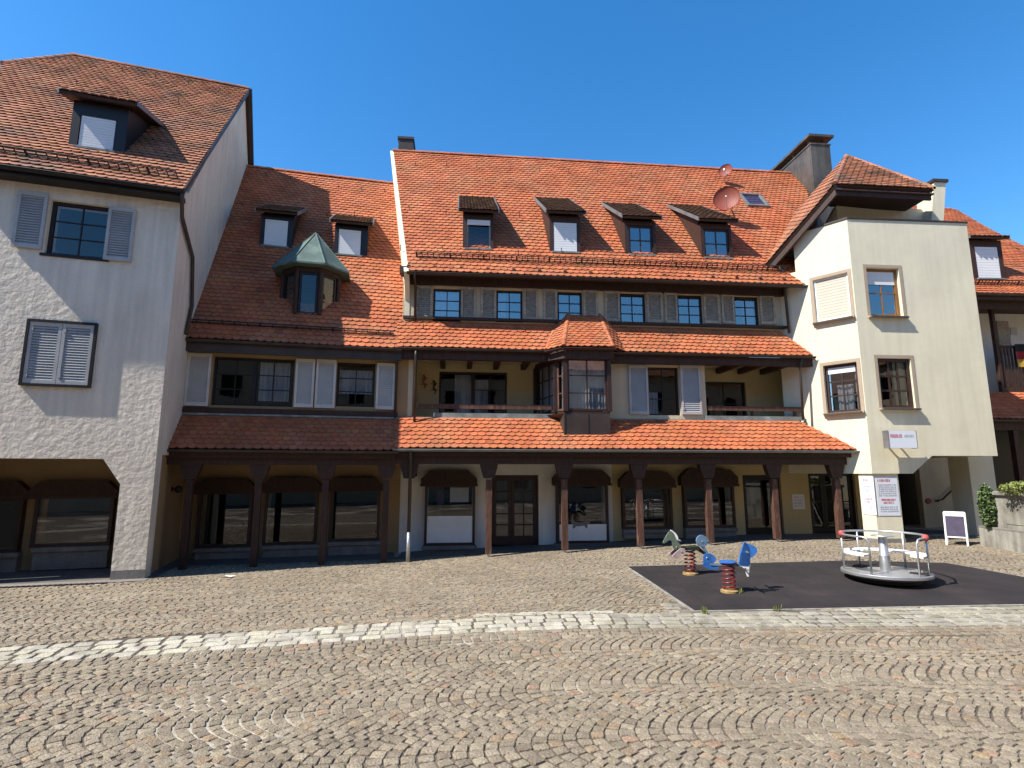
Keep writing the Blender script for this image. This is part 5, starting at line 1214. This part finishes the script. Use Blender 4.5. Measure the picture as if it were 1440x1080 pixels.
# ================================================================== things on the square
def coil(mb, r, z0, z1, turns, wr):
    n = int(turns * 20); mb.tube([(r * cos(2 * pi * i / 20), r * sin(2 * pi * i / 20), z0 + (z1 - z0) * i / n) for i in range(n + 1)], wr, 7)
def panel(mb, pts, y, th, mi=0, yaw=0, piv=0, rnd_=True):
    if rnd_:                                     # soften the outline
        for _ in range(2): pts = [q for i in range(len(pts)) for q in ((pts[i][0] * .78 + pts[(i + 1) % len(pts)][0] * .22, pts[i][1] * .78 + pts[(i + 1) % len(pts)][1] * .22), (pts[i][0] * .22 + pts[(i + 1) % len(pts)][0] * .78, pts[i][1] * .22 + pts[(i + 1) % len(pts)][1] * .78))]
    ca, sa = cos(yaw), sin(yaw)
    def T(x, yy, z): dx = x - piv; return (piv + dx * ca - yy * sa, dx * sa + yy * ca + y, z)
    mb.prism([T(x, -th / 2, z) for x, z in pts], [T(x, th / 2, z) for x, z in pts], mi)
def circ(cx, cz, r, n=14, a0=0, a1=2 * pi): return [(cx + r * cos(a0 + (a1 - a0) * i / n), cz + r * sin(a0 + (a1 - a0) * i / n)) for i in range(n)]
def rider(loc, rz, lab, sc):
    t = thing('spring_rider', loc, lab, 'spring rider', 'spring riders on the rubber mat', rz); t.scale = (sc,) * 3
    mb = MB(); mb.lathe((0, 0, 0), [(.145, 0), (.145, .035), (.11, .05), (0, .05)], 24); mb.build('base_ring', 'yellow', t, local=True)
    mb = MB(); coil(mb, .10, .05, .465, 6, .0145); mb.build('spring', 'red', t, local=True, smooth=True); return t
bp_ = gpt(1026, 833, .02); sc = 1.0
t = rider(bp_ + V((0, 0, .022)), radians(-4), 'blue spring rider with tall front plates and a curled tail', 1.0)
mb = MB(); mb.lathe((0, 0, .465), [(0, 0), (.12, 0), (.145, .02), (.145, .035), (.10, .05), (0, .052)], 24); mb.build('seat', 'blue', t, local=True, smooth=False)
mb = MB(); mb.hexa([(-.30, -.03, .44), (.36, -.03, .42), (.36, .03, .42), (-.30, .03, .44), (-.30, -.03, .462), (.36, -.03, .462), (.36, .03, .462), (-.30, .03, .462)]); mb.build('beam', 'ltblue', t, local=True)
mb = MB(); panel(mb, [(-.41, .57), (-.40, .49), (-.42, .44), (-.40, .40), (-.30, .365), (-.17, .365), (-.155, .40), (-.19, .42), (-.27, .43), (-.25, .47), (-.20, .50), (-.19, .56), (-.24, .61), (-.32, .635), (-.38, .615)], 0, .035); mb.build('tail', 'blue', t, local=True)
mb = MB(); panel(mb, [(.11, .47), (.31, .43), (.335, .62), (.33, .76), (.25, .85), (.225, .82), (.13, .60)], -.13, .028, yaw=radians(18), piv=.3); mb.build('front_plate', 'blue', t, local=True)
mb = MB(); panel(mb, [(.33, .74), (.36, .80), (.49, .75), (.53, .70), (.51, .63), (.44, .56), (.37, .54), (.33, .58)], .11, .028, yaw=radians(-14), piv=.3); mb.build('front_plate', 'blue', t, local=True)
mb = MB(); panel(mb, [(.18, .45), (.31, .44), (.335, .70), (.345, .44), (.32, .26), (.30, .26), (.27, .38)], -.015, .03, rnd_=False); mb.build('chest_plate', 'white', t, local=True)
mb = MB(); mb.tube([(.27, -.22, .68), (.27, .22, .68)], .014, 8); mb.tube([(.25, -.24, .40), (.25, .24, .40)], .014, 8); mb.pieces('handle', 'galv', t, local=True)
bp2 = gpt(971, 808, .02)
t = rider(bp2 + V((0, 0, .022)), radians(4), 'horse headed spring rider with a sage green neck and pale blue tail', 1.0)
mb = MB(); panel(mb, [(-.53, .60), (-.50, .585), (-.40, .655), (-.345, .64), (-.33, .53), (-.30, .46), (-.16, .50), (-.18, .58), (-.27, .70), (-.30, .80), (-.37, .83), (-.43, .765)], 0, .035); mb.build('horse_head', 'sage', t, local=True)
mb = MB(); panel(mb, [(-.37, .835), (-.34, .845), (-.25, .77), (-.215, .69), (-.235, .66), (-.265, .70), (-.30, .78)], 0, .05); mb.build('mane', 'white', t, local=True)
mb = MB(); panel(mb, [(-.40, .36), (-.36, .335), (-.27, .305), (-.22, .36), (-.12, .43), (-.11, .50), (-.20, .515), (-.30, .44)], -.10, .03); panel(mb, [(-.40, .36), (-.36, .335), (-.27, .305), (-.22, .36), (-.12, .43), (-.11, .50), (-.20, .515), (-.30, .44)], .10, .03); mb.pieces('front_plate', 'pink', t, local=True)
mb = MB(); mb.hexa([(-.13, -.12, .47), (.16, -.12, .47), (.16, .12, .47), (-.13, .12, .47), (-.13, -.12, .515), (.16, -.12, .54), (.16, .12, .54), (-.13, .12, .515)]); mb.hexa([(.161, -.09, .45), (.33, -.08, .35), (.33, .08, .35), (.161, .09, .45), (.161, -.09, .53), (.33, -.08, .385), (.33, .08, .385), (.161, .09, .53)]); mb.build('seat', 'dkgreen', t, local=True)
mb = MB(); panel(mb, circ(.26, .63, .115) , 0, .035, rnd_=False); panel(mb, [(.18, .56), (.26, .50), (.345, .37), (.38, .37), (.36, .44), (.28, .56)], .003, .03); panel(mb, [(.33, .68), (.40, .66), (.41, .61), (.34, .60)], -.003, .03); mb.build('tail', 'ltblue', t, local=True)
mb = MB(); mb.tube([(-.24, -.2, .66), (-.24, .2, .66)], .014, 8); mb.tube([(-.2, -.22, .38), (-.2, .22, .38)], .014, 8); mb.pieces('handle', 'galv', t, local=True)
for rt, ps in ((bp_, [(.20, .60, -.147), (.24, .74, -.147), (-.35, .56, -.021)]), (bp2, [(-.26, .52, -.021), (.26, .62, -.021), (-.20, .45, -.118)])):
    tt = [o for o in bpy.data.objects if o.get('category') == 'spring rider' and (o.location - rt).length < .1][0]
    for x, z, y in ps:
        mb = MB(); mb.lathe((x, y, z), [(.013, 0), (.013, .006), (.007, .011), (0, .011)], 8, 0, (0, -1, 0)); mb.build('bolt', 'galv', tt, local=True)
# merry-go-round
mc = gpt(1246, 806, .14); mg = thing('merry_go_round', mc + V((0, 0, .02)), 'metal playground merry-go-round with ring seat, handrails and red knobs on the dark mat', 'merry-go-round')
mg.rotation_euler = (0, 0, radians(-33)); R0 = .71
mb = MB(); mb.lathe((0, 0, 0), [(0, .17), (.30, .17), (R0 - .01, .165), (R0, .155), (R0, .115), (R0 - .03, .105), (R0 - .09, .075), (R0 - .10, .07), (0, .07)], 64); mb.build('deck', 'galv', mg, local=True)
mb = MB(); mb.lathe((0, 0, 0), [(.52, 0), (.52, .068), (0, .068)], 40); mb.build('turntable', 'iron', mg, local=True)
mb = MB()
for a0, a1 in ((100, 170), (-25, 5)): 
    vs = []; 
    for i in range(17):
        a = radians(a0 + (a1 - a0) * i / 16)
        for r in (.36, .66): vs.append((r * cos(a), r * sin(a), .1735))
    mb.add(vs, [(2 * i, 2 * i + 2, 2 * i + 3, 2 * i + 1) for i in range(16)])
mb.build('grip_mat', 'rubber', mg, local=True)
mb = MB(); mb.lathe((0, 0, 0), [(.085, .17), (.085, .42), (.088, .425), (.088, .44), (.075, .445), (.07, .755)], 24); mb.build('column', 'galv', mg, local=True, smooth=True)
mb = MB(); mb.lathe((0, 0, .755), [(0, 0), (.06, 0), (.18, .012), (.185, .02), (.18, .028), (0, .03)], 32); mb.build('hand_wheel', 'galv', mg, local=True)
def arc(r, a0, a1, z, n=28): return [(r * cos(radians(a0 + (a1 - a0) * i / n)), r * sin(radians(a0 + (a1 - a0) * i / n)), z) for i in range(n + 1)]
def ring_seat(a0, a1):
    mb = MB(); pi_, po = arc(.43, a0, a1, .455), arc(.655, a0, a1, .455); n = len(pi_); up = lambda p, d: (p[0], p[1], p[2] + d)
    vs = pi_ + po + [up(p, .03) for p in pi_] + [up(p, .03) for p in po]
    fs = []
    for i in range(n - 1): fs += [(i, i + 1, n + i + 1, n + i), (2 * n + i, 3 * n + i, 3 * n + i + 1, 2 * n + i + 1), (i, 2 * n + i, 2 * n + i + 1, i + 1), (n + i, n + i + 1, 3 * n + i + 1, 3 * n + i)]
    fs += [(0, n, 3 * n, 2 * n), (n - 1, 3 * n - 1, 4 * n - 1, 2 * n - 1)]
    mb.add(vs, fs); mb.build('seat', 'white', mg, local=True)
# camera looks along about +33 deg from +y once rotated: 270 deg is the near side
for a0, a1 in ((150, 243), (52, 140), (-28, 42)): ring_seat(a0, a1)
mb = MB(); pr = .018
mb.tube(arc(R0 - .04, -22, 200, .80, 60), pr, 8); mb.build('back_rail', 'galv', mg, local=True, smooth=True)
def loop(a0, a1, zt=.79):
    s = 1 if a1 > a0 else -1; p = arc(R0 - .04, a0, a1 - s * 8, zt, 14); e = radians(a1); r = R0 - .04
    p += [(r * cos(e - s * radians(3)), r * sin(e - s * radians(3)), zt - .02), (r * cos(e), r * sin(e), zt - .08), (r * cos(e), r * sin(e), .165)]
    mb = MB(); mb.tube(p, pr, 8); return mb.build('front_rail', 'galv', mg, local=True, smooth=True)
loop(200, 252); loop(-22, -44)
for a in (198, 128, 62, -20): mb = MB(); r = R0 - .04; mb.tube([(r * cos(radians(a)), r * sin(radians(a)), .165), (r * cos(radians(a)), r * sin(radians(a)), .80)], pr, 8); mb.build('rail_post', 'galv', mg, local=True, smooth=True)
for a in (200, -22):
    mb = MB(); r = R0 - .04; mb.lathe((r * cos(radians(a)), r * sin(radians(a)), .80), [(.001, -.06), (.035, -.052), (.055, -.02), (.055, .02), (.035, .052), (.001, .06)], 16); mb.build('red_knob', 'redknob', mg, local=True, smooth=True)
# sandwich board
sb0 = gpt(1347, 766); sb = thing('sandwich_board', sb0, 'white framed folding sandwich board with a dark purple panel in front of the passage', 'sign', None, radians(-40))
hgt = .80
def leg_plane(s, nm):
    y0, y1 = .30 * s, .03 * s
    def Q(x, z): return V((x, y0 + (y1 - y0) * z / hgt, z))
    mb = MB(); wd = .21
    for x in (-wd, wd): mb.tube([Q(x, 0), Q(x, hgt)], .022, 6)
    mb.tube([Q(-wd, hgt), Q(wd, hgt)], .028, 6); mb.tube([Q(-wd, .2), Q(wd, .2)], .022, 6); o = mb.build('frame', 'white', sb, local=True)
    mb = MB(); d = V((0, .006 * s, 0)); q = [Q(-wd + .02, .215), Q(wd - .02, .215), Q(wd - .02, hgt - .09), Q(-wd + .02, hgt - .09)]; mb.prism([p - d for p in q], [p + d for p in q]); mb.build('panel', 'purple', sb, local=True)
    q = [Q(-wd + .02, hgt - .085), Q(wd - .02, hgt - .085), Q(wd - .02, hgt - .02), Q(-wd + .02, hgt - .02)]; mb = MB(); mb.prism([p - d for p in q], [p + d for p in q]); mb.build('header', 'white', sb, local=True)
leg_plane(-1, 'front'); leg_plane(1, 'back')
# planter wall
pw0 = gpt(1378, 768); pw1 = gpt(1440, 779); Pf = Fr(pw0.x, pw0.y, math.degrees(atan2(pw1.y - pw0.y, pw1.x - pw0.x)))
zt1 = Pf.at(1408, 692, 0)[1]; zl = Pf.at(1410, 744, 0)[1]; gz = min(pw0.z, pw1.z)
pt = thing('planter_wall', pw0, 'stained concrete planter wall with a stepped base at the right edge', 'planter')
mb = MB(); mb.box(Pf, 0, 4.5, .02, 1.6, gz - .2, zl - .03); mb.build('base_step', 'concrete', pt)
mb = MB(); mb.box(Pf, .06, 4.5, .14, 1.5, zl - .032, zt1 - .08); mb.box(Pf, .02, 4.5, .08, 1.55, zt1 - .078, zt1)
for u in (.75, 1.9): mb.box(Pf, u, u + .9, .128, .139, zl + .12, zt1 - .18)
mb.build('upper_wall', 'concrete', pt)
mb = MB(); mb.box(Pf, 0, 4.5, .015, .135, zl - .028, zl + .01); mb.build('ledge', 'stone', pt)
def bush(c, r, n, size, lab, nm='shrub', lm='leaf', grp=None):
    t = thing(nm, (c[0], c[1], c[2] - r[2]), lab, nm, grp); mb = MB(); leaves(mb, c, r, n, size); mb.build('foliage', lm, t)
    mb = MB()
    for i in range(5): a = ru(0, 6.3); mb.tube([(c[0], c[1], c[2] - r[2]), (c[0] + r[0] * .6 * cos(a), c[1] + r[1] * .6 * sin(a), c[2] + r[2] * .5)], .018, 5, r1=.006)
    mb.build('stem', 'bark', t)
u, z = Pf.at(1386, 712, -.02); c = Pf.P(u, .02, z); bush(c, (.19, .17, .55), 900, .045, 'green shrub spilling down over the near corner of the concrete planter', 'shrub', 'leaf')
c = Pf.P(1.2, .75, zt1 + .08); bush(c, (1.0, .55, .20), 1700, .05, 'yellow green clipped hedge growing along the top of the planter', 'hedge', 'leaf2')
# litter and weeds
lt = gpt(321, 813); mb = MB(); ps = [(ru(-.14, .14), ru(-.07, .07), ru(.02, .06)) for _ in range(7)]
mb.add([(lt.x + x, lt.y + y, lt.z + z) for x, y, z in [(-.15, 0, .02), (-.05, -.06, .06), (.06, -.05, .03), (.15, .02, .06), (.03, .07, .04), (-.08, .06, .05)]], [(0, 1, 5), (1, 4, 5), (1, 2, 4), (2, 3, 4)])
tag(origin(mb.build('crumpled_paper', 'paper'), lt), 'crumpled white paper on the cobbles at the shade line left', 'litter')
def weed(px, py, n, s, lab):
    p = gpt(px, py, .02); mb = MB()
    for i in range(n):
        a = ru(0, 6.3); r = ru(0, s); b = V((p.x + r * cos(a), p.y + r * .6 * sin(a), p.z + .01)); h = ru(.03, .10); tpt = b + V((ru(-.05, .05), ru(-.03, .03), h)); sd = V((ru(-1, 1), ru(-1, 1), 0)).normalized() * .008
        t_ = ru(.6, 1.3); mb.add([b - sd, b + sd, tpt + sd * .3, tpt - sd * .3], [(0, 1, 2, 3)], 0, (t_, t_, t_))
    tag(origin(mb.build('weed', 'leaf2'), p), lab, 'weed')
weed(1036, 834, 60, .12, 'small weed tuft beside the spring base of the blue rider')
weed(1092, 858, 25, .07, 'tiny grass tuft in the seam below the mat, right of the blue rider')
weed(992, 862, 25, .06, 'tiny grass tuft at the near left corner of the mat')

# the side of the square behind the viewer, seen only in reflections
def far_row(fr, ln, h, lab):
    t = thing('terraced_house', fr.P(ln / 2, 2, 0), lab, 'house'); mb = MB()
    hs = [(u, u + 1.1, z, z + 1.5) for u in [1.5 + 2.6 * i for i in range(int((ln - 3) / 2.6))] for z in (.9, 3.8, 6.7)]
    wall(mb, fr, 0, 0, ln, -.3, h, hs, .2); mb.build('wall', 'plaster_beige', t)
    mb = MB(); mb.box(fr, .3, ln - .3, .6, .7, 0, h - .2); mb.build('room', 'room', t)
    mb = MB(); q = [fr.P(0, -.4, h - .1), fr.P(ln, -.4, h - .1), fr.P(ln, 4.5, h + 4.6), fr.P(0, 4.5, h + 4.6)]; slab(mb, q, .1); q = [fr.P(0, 4.5, h + 4.6), fr.P(ln, 4.5, h + 4.6), fr.P(ln, 9.4, h - .1), fr.P(0, 9.4, h - .1)]; slab(mb, q, .1); mb.build('roof', 'tile_old', t)
far_row(Fr(34, -9, 180), 68, 9.5, 'plain shaded house row on the far side of the square behind the viewer')
far_row(Fr(-26, -8, 90), 24, 9, 'plain house row added outside the left edge to block sky light')  # added out of view to hold back western sky light
far_row(Fr(27, 20, -90), 28, 9, 'plain house row added outside the right edge to block sky light')  # likewise an unseen row added to lower the ambient light

for i, (px, py) in enumerate(((979, 821), (1357, 823), (1108, 828), (905, 801))):
    p = gpt(px, py, .022); mb = MB(); r = ru(.009, .014); mb.lathe((p.x, p.y, p.z), [(.001, 0), (r, r * .4), (r * .8, r), (.001, r * 1.3)], 7)
    tag(origin(mb.build('pebble', 'white'), (p.x, p.y, p.z)), 'tiny pale pebble lying on the dark rubber mat', 'pebble', 'pale pebbles on the rubber mat')

# ================================================================== sky and sun
SUN = V((-.79, -.385, 1.0)).normalized()
el = math.asin(SUN.z); az = atan2(SUN.x, SUN.y)
W = bpy.data.worlds.new('World'); S.world = W; W.use_nodes = True; N, Lk = W.node_tree.nodes, W.node_tree.links
sky = N.new('ShaderNodeTexSky'); sky.sky_type = 'NISHITA'; sky.sun_disc = False; sky.sun_elevation = el; sky.sun_rotation = az
sky.air_density = 1.2; sky.dust_density = .25; sky.ozone_density = 4.0; sky.altitude = 400
hs_ = N.new('ShaderNodeHueSaturation'); hs_.inputs['Saturation'].default_value = 1.31; hs_.inputs['Value'].default_value = 1.95
Lk.new(sky.outputs[0], hs_.inputs['Color']); Lk.new(hs_.outputs[0], N['Background'].inputs['Color']); N['Background'].inputs['Strength'].default_value = .067
sun = bpy.data.lights.new('sun', 'SUN'); sun.energy = 5.0; sun.angle = radians(.53); sun.color = (1, .955, .88)
so = bpy.data.objects.new('sun', sun); COL.objects.link(so); so.rotation_euler = SUN.to_track_quat('Z', 'Y').to_euler(); so.location = (-20, -15, 40)
vs_ = S.view_settings; vs_.view_transform = 'Standard'; vs_.look = 'None'; vs_.exposure = .82; vs_.gamma = 1; vs_.use_curve_mapping = False
S.cycles.max_bounces = 8; S.cycles.transparent_max_bounces = 12
